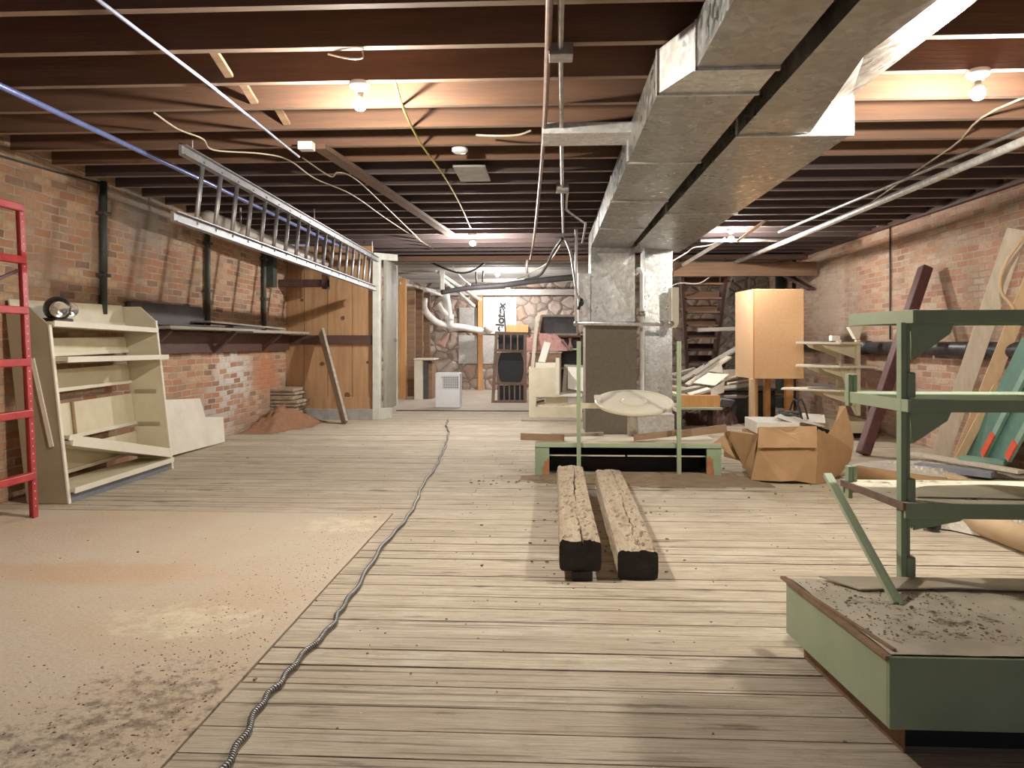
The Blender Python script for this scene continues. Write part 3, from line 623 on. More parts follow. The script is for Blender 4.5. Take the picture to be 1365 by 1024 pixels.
wire('loose_cable', [at(893, 350, 10.6), at(915, 337, 10.6), at(925, 330, 10.4), at(945, 327, 10.2), at(965, 318, 9.8)], 0.009, M_pvc, 'white cable from the right rear bulb to the spangled riser')
wire('loose_cable', [at(880, 392, 12), at(903, 378, 12), at(930, 378, 12), at(945, 370, 12), at(955, 362, 12)], 0.009, M_pvc, 'white cable draped above the stairs')

# ================================================================== LEFT SIDE
# red perforated ladder frame standing along the wall
r = T('ladder_frame', 'red perforated steel ladder frame standing upright at the far left edge', 'ladder')
def lean(z): return -3.43 - 0.048 * z
for y in (4.84, 3.9):
    b = B().bar((lean(0), y, 0), (lean(2.09), y, 2.09), 0.045, 0.012, (0, 1, 0)).bar((lean(0) - 0.03, y + 0.03, 0), (lean(2.09) - 0.03, y + 0.03, 2.09), 0.012, 0.055, (0, 1, 0))
    b.build('upright', M_red, r)
    h = B()
    for k in range(40):
        z = 0.08 + k * 0.05; h.lathe([(0.005, -0.0005), (0.005, 0.0015)], (lean(z) + 0.006, y, z), 8, Matrix.Rotation(math.pi / 2, 3, 'Y'))
    tag(h.build('punched_holes', M_hole, r), kind='stuff')
for z in (2.07, 1.72, 1.385, 1.04, 0.70, 0.285):
    B().bar((lean(z), 3.9, z), (lean(z), 4.84, z), 0.05, 0.05, (0, 0, 1)).build('rung', M_red, r, 0.006)
B().bar((lean(1.4) - 0.04, 4.82, 1.65), (lean(1.4) - 0.04, 4.2, 1.40), 0.02, 0.015, (0, 0, 1)).build('brace', M_maroon, r)
S('thin_stick', B().bar(at(43, 478, 5.262), at(69, 596, 5.262), 0.03, 0.012, (1, 0, 0)), M_creamlt, 'thin cream stick leaning on the bookcase end panel, behind the red frame', 'stick')

# leaning cream store shelf unit against the left wall
r = T('store_shelf', 'cream steel wall shelf unit with collapsed lower shelves, leaning on the brick wall', 'shelf unit')
def sx(u, z): return -3.49 - u - 0.115 * z        # u: depth from the front
def sp(u, y, z): return V((sx(u, z), y, z))
for y, m in ((5.27, M_olive), (6.76, M_cream)):
    zt = 1.43 if y < 6 else 1.5
    B().prism([sp(0, y, 0), sp(0, y, zt - 0.13), sp(0.13, y, zt), sp(0.31, y, zt), sp(0.31, y, 0)], (0, 0.022, 0)).build('end_panel', M_olive if y < 6 else M_cream, r, 0.003)
    ep = LAST[0]
    B().bar(sp(-0.004, y + 0.011, 0), sp(-0.004, y + 0.011, zt - 0.13), 0.012, 0.028, (1, 0, 0)).build('edge_strip', M_creamlt, ep)
for z in (0.42, 0.72):
    B().bar(sp(0.06, 6.752, z), sp(0.26, 6.752, z), 0.03, 0.008, (0, 0, 1)).build('slot_bracket', M_olive, ep)
def slab(u0, u1, y0, y1, z0, z1, t=0.028, lip=0.0):
    """shelf board from front u0 to back u1; height z0 at y0 and z1 at y1"""
    b = B().add([sp(u0, y0, z0), sp(u1, y0, z0), sp(u1, y1, z1), sp(u0, y1, z1)] + [sp(u, y, z) - V((0, 0, t)) for u, y, z in ((u0, y0, z0), (u1, y0, z0), (u1, y1, z1), (u0, y1, z1))],
                [(0, 1, 2, 3), (7, 6, 5, 4), (0, 3, 7, 4), (1, 2, 6, 5), (0, 4, 5, 1), (3, 2, 6, 7)])
    return b
def shelf(u0, u1, z0, z1, y0=5.30, y1=6.75, t=0.028):
    so = slab(u0, u1, y0, y1, z0, z1, t).build('shelf', M_cream, r, 0.003)
    B().bar(sp(u0 - 0.006, y0, z0 - t / 2), sp(u0 - 0.006, y1, z1 - t / 2), 0.01, t + 0.014, (1, 0, 0)).build('front_lip', M_creamlt, so)
shelf(-0.02, 0.30, 1.325, 1.295)
shelf(-0.09, 0.28, 1.06, 1.05)
for z0, z1 in ((1.33, 1.49), (1.08, 1.2), (0.80, 0.95), (0.42, 0.68), (0.16, 0.33)):
    y0 = 5.30
    b = B().add([sp(0.29, y0, z0), sp(0.29, 6.75, z0 + 0.02), sp(0.29, 6.75, z1 + 0.02), sp(0.29, y0, z1)] + [sp(0.305, y0, z0), sp(0.305, 6.75, z0 + 0.02), sp(0.305, 6.75, z1 + 0.02), sp(0.305, y0, z1)],
                [(0, 1, 2, 3), (7, 6, 5, 4), (0, 4, 5, 1), (1, 5, 6, 2), (2, 6, 7, 3), (3, 7, 4, 0)])
    bp = b.build('back_panel', M_cream, r, 0.003)
    B().bar(sp(0.285, y0, z0 - 0.01), sp(0.285, 6.75, z0 + 0.01), 0.02, 0.03, (1, 0, 0)).build('back_rail', M_creamlt, bp)
b = B().add([sp(0.275, 5.85, 0.43), sp(0.275, 5.88, 0.43), sp(0.275, 5.88, 0.69), sp(0.275, 5.85, 0.69)] + [sp(0.288, 5.85, 0.43), sp(0.288, 5.88, 0.43), sp(0.288, 5.88, 0.69), sp(0.288, 5.85, 0.69)], [(0, 1, 2, 3), (7, 6, 5, 4), (0, 4, 5, 1), (1, 5, 6, 2), (2, 6, 7, 3), (3, 7, 4, 0)])
b.build('panel_seam', M_lumx, r)
shelf(-0.035, 0.28, 0.105, 0.105, 5.30, 6.74)
B().box(sx(-0.03, 0) - 0.06, sx(-0.03, 0) - 0.03, 5.31, 6.72, 0, 0.085).build('kick_plate', M_bluekick, r)
# two fallen shelves
for k, (n, l) in enumerate((('lower', 'cream shelf fallen slantwise inside the store shelf unit, the lower of two'), ('upper', 'cream shelf fallen slantwise inside the store shelf unit, the upper of two'))):
    f = T('fallen_shelf', l, 'shelf', 'fallen shelves')
    u = -0.035 + 0.02 * k; dz = 0.04 * k
    slab(u, u + 0.31, 5.33, 6.72, 0.45 + dz, 0.15 + dz, 0.03).build('shelf_board', M_cream, f, 0.003)
    B().bar(sp(u - 0.008, 5.33, 0.435 + dz), sp(u - 0.008, 6.72, 0.135 + dz), 0.012, 0.042, (1, 0, 0)).build('front_lip', M_creamlt, f)
# twin floodlight on the top shelf
r = T('floodlight', 'black and chrome twin-head emergency floodlight on the top cream shelf', 'lamp')
c = V((sx(0.08, 1.3) - 0.02, 5.5, 1.327))
B().box(c.x - 0.1, c.x + 0.04, c.y - 0.06, c.y + 0.16, c.z, c.z + 0.03).build('lamp_base', M_blkplastic, r, 0.01)
B().ball((c.x, c.y + 0.02, c.z + 0.1), 0.095, 18).build('lamp_housing', M_blkplastic, r, 0, True)
for dy, rr in ((-0.03, 0.062), (0.11, 0.05)):
    R = Vector((0.75, -0.55, -0.12)).to_track_quat('Z', 'Y').to_matrix()
    h = B().lathe([(0.001, 0.02), (rr * 0.8, 0.02), (rr, 0.06), (rr, 0.085), (rr * 0.9, 0.085), (rr * 0.55, 0.075), (0.001, 0.07)], (c.x + 0.02, c.y + dy, c.z + 0.1), 20, R)
    hd = h.build('lamp_head', M_chrome, r, 0, True)
# broken white board against the wall
pts = [(220, 610), (300, 592), (298, 556), (274, 556), (267, 531), (205, 534)]
X = [-3.80, -3.80, -3.88, -3.88, -3.95, -3.95]
b = B().prism([wl(px, py, x) if i > 1 else wl(px, py, x) for i, ((px, py), x) in enumerate(zip(pts, X))], (-0.025, 0.0, 0.0))
zmin = min(v[2] for v in b.v); b.v = [(x, y, max(z, 0.002)) for x, y, z in b.v]
S('broken_panel', b, M_whitedirty, 'dirty white stepped panel leaning on the brick wall beside the store shelf', 'panel', None, 0.003)
# long wall shelf of boards with dark sheets on it
r = T('wall_shelf', 'long grey board shelf on the left brick wall', 'shelf')
B().box(XL, -3.60, 6.95, 9.0, 1.30, 1.33).box(XL, -3.62, 9.0, 11.15, 1.285, 1.32).build('shelf_board', M_grwood, r, 0.004)
B().box(XL, XL + 0.07, 6.9, 11.15, 1.05, 1.28).build('ledger', M_dkwood, r)
for y in (7.1, 8.6, 10.1): B().bar((XL + 0.06, y, 1.06), (-3.68, y, 1.29), 0.05, 0.05, (0, 1, 0)).build('shelf_bracket', M_dkwood, r)
S('metal_trough', B().prism([(-3.97, 6.85, 1.34), (-3.66, 6.85, 1.335), (-3.66, 6.85, 1.35), (-3.9, 6.85, 1.36), (-3.93, 6.85, 1.56), (-3.965, 6.85, 1.56)], (0, 1.45, 0)), M_dkgrey, 'bent charcoal sheet-metal piece lying on the long wall shelf', 'sheet metal', None, 0.004)
S('loose_board', B().bar((-3.80, 8.0, 1.395), (-3.76, 10.2, 1.35), 0.22, 0.02, (1, 0, 0)), M_grwood, 'grey board lying along the wall shelf, behind the charcoal sheet', 'board')
S('loose_board', B().bar((-3.7, 8.45, 1.345), (-3.66, 9.3, 1.345), 0.14, 0.02, (1, 0, 0)), M_dkgrey, 'short dark board lying on the middle of the wall shelf', 'board')
# vertical conduits on the left wall
for px, z0, z1, rr, l in ((138, 1.42, JB, 0.032, 'dark vertical pipe on the left wall, above the store shelf'), (277, 1.36, JB, 0.03, 'dark vertical pipe on the left wall, second from the front'), (352, 1.33, JB, 0.03, 'dark vertical pipe on the left wall, nearest the pine partition')):
    p = wl(px, 440, XL + rr + 0.01); q = T('wall_conduit', l, 'pipe')
    B().tube([(p.x, p.y, z0), (p.x, p.y, z1)], rr, 10).build('pipe', M_dkgreen, q, 0, True)
    for z in (1.75, 2.3): B().box(XL, p.x + 0.04, p.y - rr - 0.02, p.y + rr + 0.02, z, z + 0.03).build('strap', M_dkgrey, q)
r = T('timber_bracket', 'dark timber arm projecting from the left wall high before the pine partition', 'bracket')
B().box(XL, -3.26, 10.86, 10.95, 1.98, 2.09).build('arm', M_dkwood, r)
B().box(-3.34, -3.26, 10.84, 10.97, 1.95, JB).build('hanger', M_dkwood, r)
S('wall_timber', B().box(XL, XL + 0.12, 10.35, 10.5, 1.95, JB), M_dkgreen, 'dark upright timber on the left wall beside the timber arm', 'timber')
# leaning plank, masonry stump, dust
S('leaning_plank', B().bar((-2.92, 10.58, 0.005), (-3.42, 11.08, 1.33), 0.2, 0.035, (0.6, -0.9, 0.2)), M_grwoodx, 'grey plank leaning against the pine partition', 'plank')
b = B(); z = 0.0; random.seed(5)
for k in range(9):
    h = random.uniform(0.045, 0.075); j = random.uniform(-0.03, 0.03)
    yy = 10.55
    while yy < 11.05:
        w = random.uniform(0.2, 0.32); b.box(XL, -3.62 + j + random.uniform(-0.02, 0.02) - 0.004 * k, yy, min(yy + w, 11.1) - 0.01, z, z + h - 0.008); yy += w
    z += h
S('masonry_stump', b, mat('mortared_rubble', (0.46, 0.38, 0.28), (0.32, 0.24, 0.17), 9, 0.95, 0, (1, 1, 1), 0.7), 'low stack of rough flat stones at the wall end by the pine partition', 'masonry', None, 0.012)
def heap(cx, cy, rx, ry, h, n=22, seed=1, p=1.0):
    rnd = random.Random(seed); vs = []; fs = []; out = set()
    for i in range(n + 1):
        for j in range(n + 1):
            u, v = -1 + 2 * i / n, -1 + 2 * j / n; a = math.atan2(v, u); d = math.hypot(u, v) * (1.12 + 0.14 * math.sin(3 * a + seed) + 0.1 * math.sin(7 * a + 2 * seed) + 0.05 * math.sin(17 * a))
            if d > 1.0: out.add(len(vs))
            z = h * max(0, 1 - d) ** p * (0.75 + 0.5 * rnd.random())
            vs.append((cx + u * rx, cy + v * ry, z + 0.002))
    for i in range(n):
        for j in range(n):
            q = (i * (n + 1) + j, (i + 1) * (n + 1) + j, (i + 1) * (n + 1) + j + 1, i * (n + 1) + j + 1)
            if not all(k in out for k in q): fs.append(q)
    return B().add(vs, fs)
b = heap(-3.75, 10.25, 0.5, 0.9, 0.3, 26, 3, 1.2)
b.v = [(max(x, XL + 0.004), y, z) for x, y, z in b.v]
S('dust_heap', b, M_dirt, 'heap of reddish brick dust at the foot of the left wall', 'dust', None, 0, True, 'stuff')

# ================================================================== MIDDLE: platform, posts, disc, beams
PY0, PY1 = 6.56, 7.16
r = T('display_platform', 'low green steel display platform with an open front, in front of the duct risers', 'platform')
x0, x1, zt = -0.13, 1.48, 0.295
B().box(x0, x1, PY0, PY1, zt - 0.035, zt).build('deck', M_deck2, r, 0.004)
B().box(x0, x1, PY0 - 0.012, PY0, zt - 0.04, zt - 0.002).build('front_rail', M_greenlt, r, 0.003)
for a, c in ((x0, x0 + 0.125), (x1 - 0.125, x1)):
    B().box(a, c, PY0, PY0 + 0.03, 0, zt - 0.036).build('front_leg', M_green, r, 0.003)
B().prism([(x0 + a, PY0 - 0.003, z) for a, z in ((.124, 0), (.124, .15), (.11, .165), (.1, .13), (.085, .14), (.075, .09), (.06, .07), (.065, .03), (.05, 0))], (0, 0.0025, 0)).build('rust_patch', M_rustgreen, r)
B().prism([(x1 - a, PY0 - 0.003, z) for a, z in ((.124, 0), (.124, .17), (.1, .19), (.09, .16), (.075, .17), (.07, .1), (.062, .05), (.07, 0))], (0, 0.0025, 0)).build('rust_patch', M_rustgreen, r)
for a in (x0, x1 - 0.02): B().box(a, a + 0.02, PY0 + 0.03, PY1, 0, zt - 0.036).build('side_panel', M_green, r)
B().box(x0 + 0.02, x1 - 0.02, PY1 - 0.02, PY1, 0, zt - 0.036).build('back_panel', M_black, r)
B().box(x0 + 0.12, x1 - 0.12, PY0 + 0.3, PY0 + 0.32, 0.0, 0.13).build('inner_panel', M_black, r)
B().box(x0 + 0.12, 0.66, PY0 + 0.07, PY0 + 0.1, 0.168, 0.178).box(0.68, x1 - 0.12, PY0 + 0.07, PY0 + 0.1, 0.168, 0.178).build('light_gap_strip', M_creamlt, r)  # pale strips painted for light showing through a thin gap
B().box(0.29, 1.06, PY0 - 0.03, PY0 + 0.02, 0.003, 0.03).build('foot_rail', M_greenlt, r)
for x in (0.25, 1.11):
    B().bar((x, PY0 - 0.035, 0), (x, PY0 - 0.035, 1.18), 0.036, 0.03, (1, 0, 0)).bar((x - 0.011, PY0 - 0.052, 0), (x - 0.011, PY0 - 0.052, 1.18), 0.012, 0.008, (1, 0, 0)).bar((x + 0.011, PY0 - 0.052, 0), (x + 0.011, PY0 - 0.052, 1.18), 0.012, 0.008, (1, 0, 0)).build('post', M_greenlt, r, 0.002)
B().bar((0.25, 7.06, 0.575), (1.11, 7.06, 0.575), 0.05, 0.025, (0, 0, 1)).bar((0.25, PY0 - 0.03, 0.575), (0.25, 7.06, 0.575), 0.03, 0.015, (0, 0, 1)).bar((1.11, PY0 - 0.03, 0.575), (1.11, 7.06, 0.575), 0.03, 0.015, (0, 0, 1)).build('cross_rail', M_cream, r, 0.003)
# ivory disc resting on the cross rail
r = T('ivory_disc', 'ivory round panel with a central boss resting on the green platform posts', 'panel')
R = Matrix.Rotation(math.radians(13), 3, 'X')
c = V((at(845, 538, 6.98).x, 6.98, 0.612))
B().lathe([(0.001, -0.02), (0.34, -0.02), (0.362, -0.005), (0.362, 0.012), (0.35, 0.02), (0.33, 0.02), (0.32, 0.014), (0.001, 0.014)], c, 48, R).build('disc', M_disc, r, 0.0, False)
B().lathe([(0.13, 0.014), (0.13, 0.026), (0.11, 0.026), (0.1, 0.018), (0.001, 0.018)], c, 32, R).build('boss_ring', M_creamlt, r)
e = R @ V((-0.33, 0.08, 0.015)) + c
B().obox(e, (0.03, 0, 0), R @ V((0, 0.05, 0)), R @ V((0, 0, 0.022))).build('tab', M_creamlt, r, 0.008)
S('disc_stand', B().tube([(c.x, c.y + 0.1, 0.297), (c.x, c.y + 0.1, c.z - 0.01)], 0.05, 14), M_galv_lt, 'short grey stand under the ivory round panel on the platform', 'stand', None, 0, True)
# loose strips lying on the platform
for a, c, w, m, l in (((694, 582), (752, 587), 0.06, M_lumx, 'brown strip of wood jutting off the left end of the green platform'),
                      ((845, 584), (902, 577), 0.05, M_lumx, 'short brown strip on the platform, right of the round panel'),
                      ((902, 579), (968, 571), 0.065, M_lumx, 'brown strip jutting off the right end of the green platform')):
    p, q = at(a[0], a[1], PY0 + 0.07), at(c[0], c[1], PY0 + 0.12); dz = max(0, 0.297 + 0.025 - min(p.z, q.z)); p.z = max(p.z, 0.323); q.z = max(q.z, 0.323)
    S('wood_strip', B().bar(p, q, 0.03, w, (0, 1, 0)), m, l, 'strip of wood')
S('wood_strip', B().bar((0.02, 7.0, 0.31), (0.5, 7.1, 0.31), 0.05, 0.025, (0, 1, 0)), M_grwoodx, 'pale strip lying across the back left of the green platform', 'strip of wood')
S('floor_dust', heap(0.9, 6.42, 1.15, 0.34, 0.045, 40, 8, 0.6), M_soil, 'brown dust spread along the foot of the green platform', 'dust', None, 0, False, 'stuff')
# rotted beams
def beam(pts, w, h, z0, seed, name, label, gwid):
    r = T(name, label, 'beam', 'rotted timbers'); rnd = random.Random(seed)
    n = 90; p0, p1 = V(pts[0]), V(pts[1]); ax = (p1 - p0); L = ax.length; ax.normalize(); sd = V((ax.y, -ax.x, 0))
    vs = []; fs = []; gx = 0.06; wf = [rnd.uniform(-1, 1) for _ in range(n + 1)]
    side = [(1, .55), (1.0, .1), (1, -.4), (.97, -.85), (.85, -1), (.3, -1), (-.3, -1), (-.85, -1), (-.97, -.85), (-1, -.4), (-1, .1), (-1, .55)]
    for i in range(n + 1):
        f = i / n; gx += rnd.uniform(-0.055, 0.055); gx = max(-0.2, min(0.3, gx))
        op = max(0.0, math.sin(f * 9 + seed) * 0.5 + 0.55) * (0.6 + 0.4 * rnd.random())
        gw = gwid * op + 0.004; gd = (0.16 + 0.75 * op) if 0.01 < f else 0.25
        sw = 1 + 0.03 * math.sin(f * 5 + seed) + 0.012 * wf[i]
        top = []
        for k in range(9):
            x = -0.97 + (gx - gw + 0.97) * k / 8; top.append((x, (0.86 if k == 0 else 1.0)))
        top.append((gx + rnd.uniform(-.3, .3) * gw, 1 - 2 * gd))
        for k in range(9):
            x = gx + gw + (0.97 - gx - gw) * k / 8; top.append((x, (0.86 if k == 8 else 1.0)))
        prof = top + side; m = len(prof)
        for k, (cx, cz) in enumerate(prof):
            jz = 0
            if 0 < k < 18 and k != 9:
                jz = 0.004 * math.sin(f * 70 + cx * 5) + rnd.uniform(-0.0035, 0.0035) - (rnd.uniform(0.01, 0.03) if rnd.random() < 0.10 and 0 < i < n else 0)
            jx = rnd.uniform(-0.004, 0.004) if k > 18 and 0 < i < n else 0
            vs.append(p0 + ax * (f * L) + sd * (cx * w / 2 * sw + jx) + V((0, 0, z0 + h / 2 + cz * h / 2 + jz)))
    for i in range(n):
        for k in range(m): fs.append((i * m + k, i * m + (k + 1) % m, (i + 1) * m + (k + 1) % m, (i + 1) * m + k))
    fs.append(tuple(range(n * m, (n + 1) * m)))
    B().add(vs, fs).build('timber_body', M_beam, r)
    e = [vs[k] - ax * 0.006 for k in range(m)]
    B().add(e + vs[:m], [tuple(range(m))] + [(k, (k + 1) % m, m + (k + 1) % m, m + k) for k in range(m)]).build('sawn_end', M_char, r)
    return r
beam(((0.15, 3.72, 0), (0.16, 5.95, 0)), 0.2, 0.15, 0.045, 2, 'rotted_beam', 'grey rotted timber beam, the left of two, propped on a dark block', 0.085)
beam(((0.435, 3.74, 0), (0.47, 6.1, 0)), 0.205, 0.14, 0.002, 5, 'rotted_beam', 'grey rotted timber beam, the right of two, flat on the planks', 0.045)
S('wood_block', B().box(0.11, 0.21, 3.70, 3.8, 0, 0.046), M_char, 'small black block under the front of the left rotted beam', 'block', None, 0.004)
S('wood_block', B().box(0.08, 0.24, 5.6, 5.7, 0, 0.046), M_char, 'small black block under the rear of the left rotted beam', 'block', None, 0.004)
# armoured cord across the floor
pts = [on(px, py, 0.012) for px, py in ((282, 1060), (300, 1024), (345, 945), (388, 891), (440, 835), (470, 790), (515, 722), (548, 683), (562, 650), (583, 618), (592, 598), (598, 578), (595, 566), (597, 560))]
q = spline(pts, 14); q = [p + V((0.006 * math.sin(i * 0.9) + 0.004 * math.sin(i * 0.37), 0, 0)) for i, p in enumerate(q)]
S('armoured_cable', B().tube(q, 0.0105, 8), M_cord, 'spiral armoured cable snaking along the plank floor', 'cable', None, 0, True)

# ================================================================== RIGHT FOREGROUND: green display stand
r = T('display_stand', 'large green steel display stand with a dirty deck and shelves, in the right foreground', 'display stand')
ra = math.radians(-4.5); ca, sa = math.cos(ra), math.sin(ra)
O = V((0.967, 2.18, 0))
def g(x, y, z): return O + V((x * ca - y * -0.09, y, z)) if False else O + V((x - 0.098 * y, y + 0.03 * x * 0, z))
def gbox(x0, x1, y0, y1, z0, z1): return B().add([g(x, y, z) for z in (z0, z1) for y in (y0, y1) for x in (x0, x1)], [(0, 2, 3, 1), (4, 5, 7, 6), (0, 1, 5, 4), (2, 6, 7, 3), (0, 4, 6, 2), (1, 3, 7, 5)])
DL, DW = 0.69, 1.25
# top liner: gently warped sheet
n, m = 26, 20; vs = []; fs = []; rnd = random.Random(4)
for i in range(n + 1):
    for j in range(m + 1):
        x, yv = DW * i / n, DL * j / m
        z = 0.292 + 0.004 * math.sin(x * 9 + yv * 5) * math.sin(yv * 11) + rnd.uniform(-0.0012, 0.0012)
        vs.append(g(x, yv, z))
for i in range(n):
    for j in range(m): fs.append((i * (m + 1) + j, (i + 1) * (m + 1) + j, (i + 1) * (m + 1) + j + 1, i * (m + 1) + j + 1))
B().add(vs, fs).build('deck_liner', M_deck, r, 0, True)
gbox(0, DW, 0, DL, 0.25, 0.284).build('deck_board', M_lumx, r)
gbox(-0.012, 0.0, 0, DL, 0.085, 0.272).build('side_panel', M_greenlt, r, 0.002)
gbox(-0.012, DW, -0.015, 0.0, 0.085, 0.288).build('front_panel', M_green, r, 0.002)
gbox(0.0, DW, DL, DL + 0.012, 0.085, 0.285).build('back_panel', M_green, r, 0.002)
B().bar(g(-0.012, -0.01, 0.285), g(-0.02, DL + 0.01, 0.289), 0.02, 0.01, (1, 0, 0)).build('edge_strip', M_lumx, r)
B().bar(g(-0.03, DL - 0.1, 0.295), g(0.02, 0.02, 0.293), 0.012, 0.012, (1, 0, 0)).build('splintered_strip', M_lumx, r)
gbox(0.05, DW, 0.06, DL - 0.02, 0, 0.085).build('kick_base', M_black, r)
gbox(0.045, 0.05, 0.02, DL - 0.02, 0, 0.085).build('kick_side', M_stairwood, r)
def upright(x, yv, z0, z1):
    p = g(x, yv, 0)
    b = B().box(p.x - 0.016, p.x + 0.005, p.y - 0.02, p.y + 0.02, z0, z1).box(p.x + 0.008, p.x + 0.02, p.y - 0.014, p.y + 0.02, z0, z1)
    return b.build('upright', M_green, r, 0.002)
def socket(x, yv, z, par):
    p = g(x, yv, 0)
    B().box(p.x + 0.006, p.x + 0.036, p.y - 0.026, p.y + 0.024, z, z + 0.095).build('post_socket', M_green, par, 0.006)
XS = 0.42
for x in (XS, XS + 0.49):
    up_ = upright(x, DL + 0.005, 0.275, 1.25)
    for z in (0.285, 0.575, 0.97): socket(x, DL + 0.005, z, up_)
SB = 0.46                                            # shelves run back from the posts
def gshelf(z, t, x0, y0, top):
    so = gbox(x0, DW + 0.1, y0 - 0.0, y0 + SB, z - 0.012, z).build('shelf', top, r, 0.001)
    gbox(x0 - 0.003, DW + 0.1, y0 - 0.012, y0, z - t, z).build('front_lip', M_green, so, 0.001)
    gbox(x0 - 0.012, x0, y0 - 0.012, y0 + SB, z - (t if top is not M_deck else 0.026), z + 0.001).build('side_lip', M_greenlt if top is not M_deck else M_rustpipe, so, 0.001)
    gbox(x0, DW + 0.1, y0 + SB, y0 + SB + 0.01, z - t, z).build('back_lip', M_green, so)
YS = DL - 0.04
gshelf(1.295, 0.048, XS + 0.01, YS - 0.01, M_green); gshelf(0.965, 0.045, XS - 0.005, YS - 0.005, M_green); gshelf(0.585, 0.055, XS - 0.02, YS, M_deck)
def gusset(x, z, w, h, m):
    p = g(x, YS + 0.02, z)
    B().prism([p, p + V((w, 0, 0)), p + V((w * 0.9, 0, -h * 0.3)), p + V((0.012, 0, -h))], (0, 0.004, 0)).build('gusset', m, r)
    B().prism([p + V((0.012, 0.01, -h * 0.25)), p + V((0.06, 0.2, -h * 0.15)), p + V((0.012, 0.02, -h))], (0.004, 0, 0)).build('gusset', M_greenlt, r)
gusset(XS + 0.012, 1.25, 0.16, 0.14, M_green); gusset(XS + 0.012, 0.922, 0.15, 0.12, M_green); gusset(XS + 0.012, 0.53, 0.2, 0.05, M_green)
for z in (0.565, 0.955):
    p = g(XS - 0.0, YS + SB - 0.03, 0)
    B().box(p.x - 0.02, p.x - 0.002, p.y - 0.02, p.y + 0.02, z - 0.05, z + 0.085).box(p.x + 0.003, p.x + 0.02, p.y - 0.012, p.y + 0.02, z - 0.02, z + 0.085).build('post_stub', M_green, r, 0.003)
q0 = on(1197, 805, 0.296); q1 = V((g(XS, YS + SB, 0).x - 0.07, g(0, YS + SB - 0.05, 0).y, 0.615))
q1 = at(1103, 633, 3.2)
S('leaning_bar', B().bar(q0, q1, 0.032, 0.018, (1, 0, 0)).bar(q0 + V((0.006, -0.012, 0)), q1 + V((0.006, -0.012, 0)), 0.01, 0.008, (1, 0, 0)), M_greenlt, 'loose green steel bar slanting from the stand deck to its lower shelf', 'bar')
S('torn_liner', B().add([g(0.50, YS + 0.09, 0.588), g(1.3, YS + 0.04, 0.588), g(1.3, YS + 0.22, 0.588), g(0.9, YS + 0.3, 0.59), g(0.62, YS + 0.24, 0.593), g(0.47, YS + 0.17, 0.59)] + [g(0.50, YS + 0.09, 0.592), g(1.3, YS + 0.04, 0.592), g(1.3, YS + 0.22, 0.593), g(0.9, YS + 0.3, 0.60), g(0.62, YS + 0.24, 0.604), g(0.47, YS + 0.17, 0.596)],
  [(0, 1, 2, 3, 4, 5), (11, 10, 9, 8, 7, 6)] + [(i, (i + 1) % 6, 6 + (i + 1) % 6, 6 + i) for i in range(6)]), M_deck2, 'torn pale liner sheet lying on the lowest shelf of the green stand', 'sheet')
S('torn_liner', B().add([g(0.18, DL - 0.16, 0.300), g(0.5, DL - 0.13, 0.301), g(1.2, DL - 0.17, 0.301), g(1.2, DL - 0.02, 0.301), g(0.10, DL - 0.02, 0.301)] + [g(0.18, DL - 0.16, 0.305), g(0.5, DL - 0.13, 0.306), g(1.2, DL - 0.17, 0.307), g(1.2, DL - 0.02, 0.308), g(0.10, DL - 0.02, 0.306)],
  [(0, 1, 2, 3, 4), (9, 8, 7, 6, 5)] + [(i, (i + 1) % 5, 5 + (i + 1) % 5, 5 + i) for i in range(5)]), M_deck2, 'torn yellowed liner sheet along the back of the green stand deck', 'sheet')

# ================================================================== RIGHT SIDE: cabinet, carton, metal shelves, leaning boards
r = T('cabinet', 'orange particle-board cabinet raised on four wooden legs near the stairs', 'cabinet')
cz0, cz1 = 0.69, 1.86
A = at(1004, 500, 9.9); Bp = at(1071, 500, 9.95); Cc = V((A.x - 0.02, 10.75, 0)); 
fx0, fx1 = A.x, Bp.x
bx0 = at(980, 500, 10.6).x
B().prism([(fx0, 9.9, cz0), (fx1, 9.95, cz0), (fx1 - 0.02, 10.62, cz0), (bx0, 10.6, cz0)], (0, 0, cz1 - cz0)).build('cabinet_body', M_orangeboard, r, 0.004)
B().prism([(fx0 + 0.012, 9.886, cz0 + 0.005), (fx1, 9.935, cz0 + 0.005), (fx1, 9.948, cz0 + 0.005), (fx0 + 0.012, 9.899, cz0 + 0.005)], (0, 0, cz1 - cz0 - 0.01)).build('cabinet_front', M_orangeboard, r, 0.003)
B().prism([(fx0 - 0.004, 9.885, cz0), (fx0 + 0.01, 9.885, cz0), (fx0 + 0.01, 9.9, cz0), (fx0 - 0.004, 9.9, cz0)], (0, 0, cz1 - cz0)).build('corner_edge', M_lum_or, r)
for x, y, w in ((bx0 + 0.12, 10.12, 0.1), (fx0 + 0.0, 9.95, 0.06), (fx1 - 0.3, 10.55, 0.08), (fx1 - 0.08, 10.3, 0.1)):
    B().box(x - w / 2, x + w / 2, y - 0.045, y + 0.045, 0, cz0).build('leg', M_lum_or if w > 0.07 else M_lum, r, 0.003)

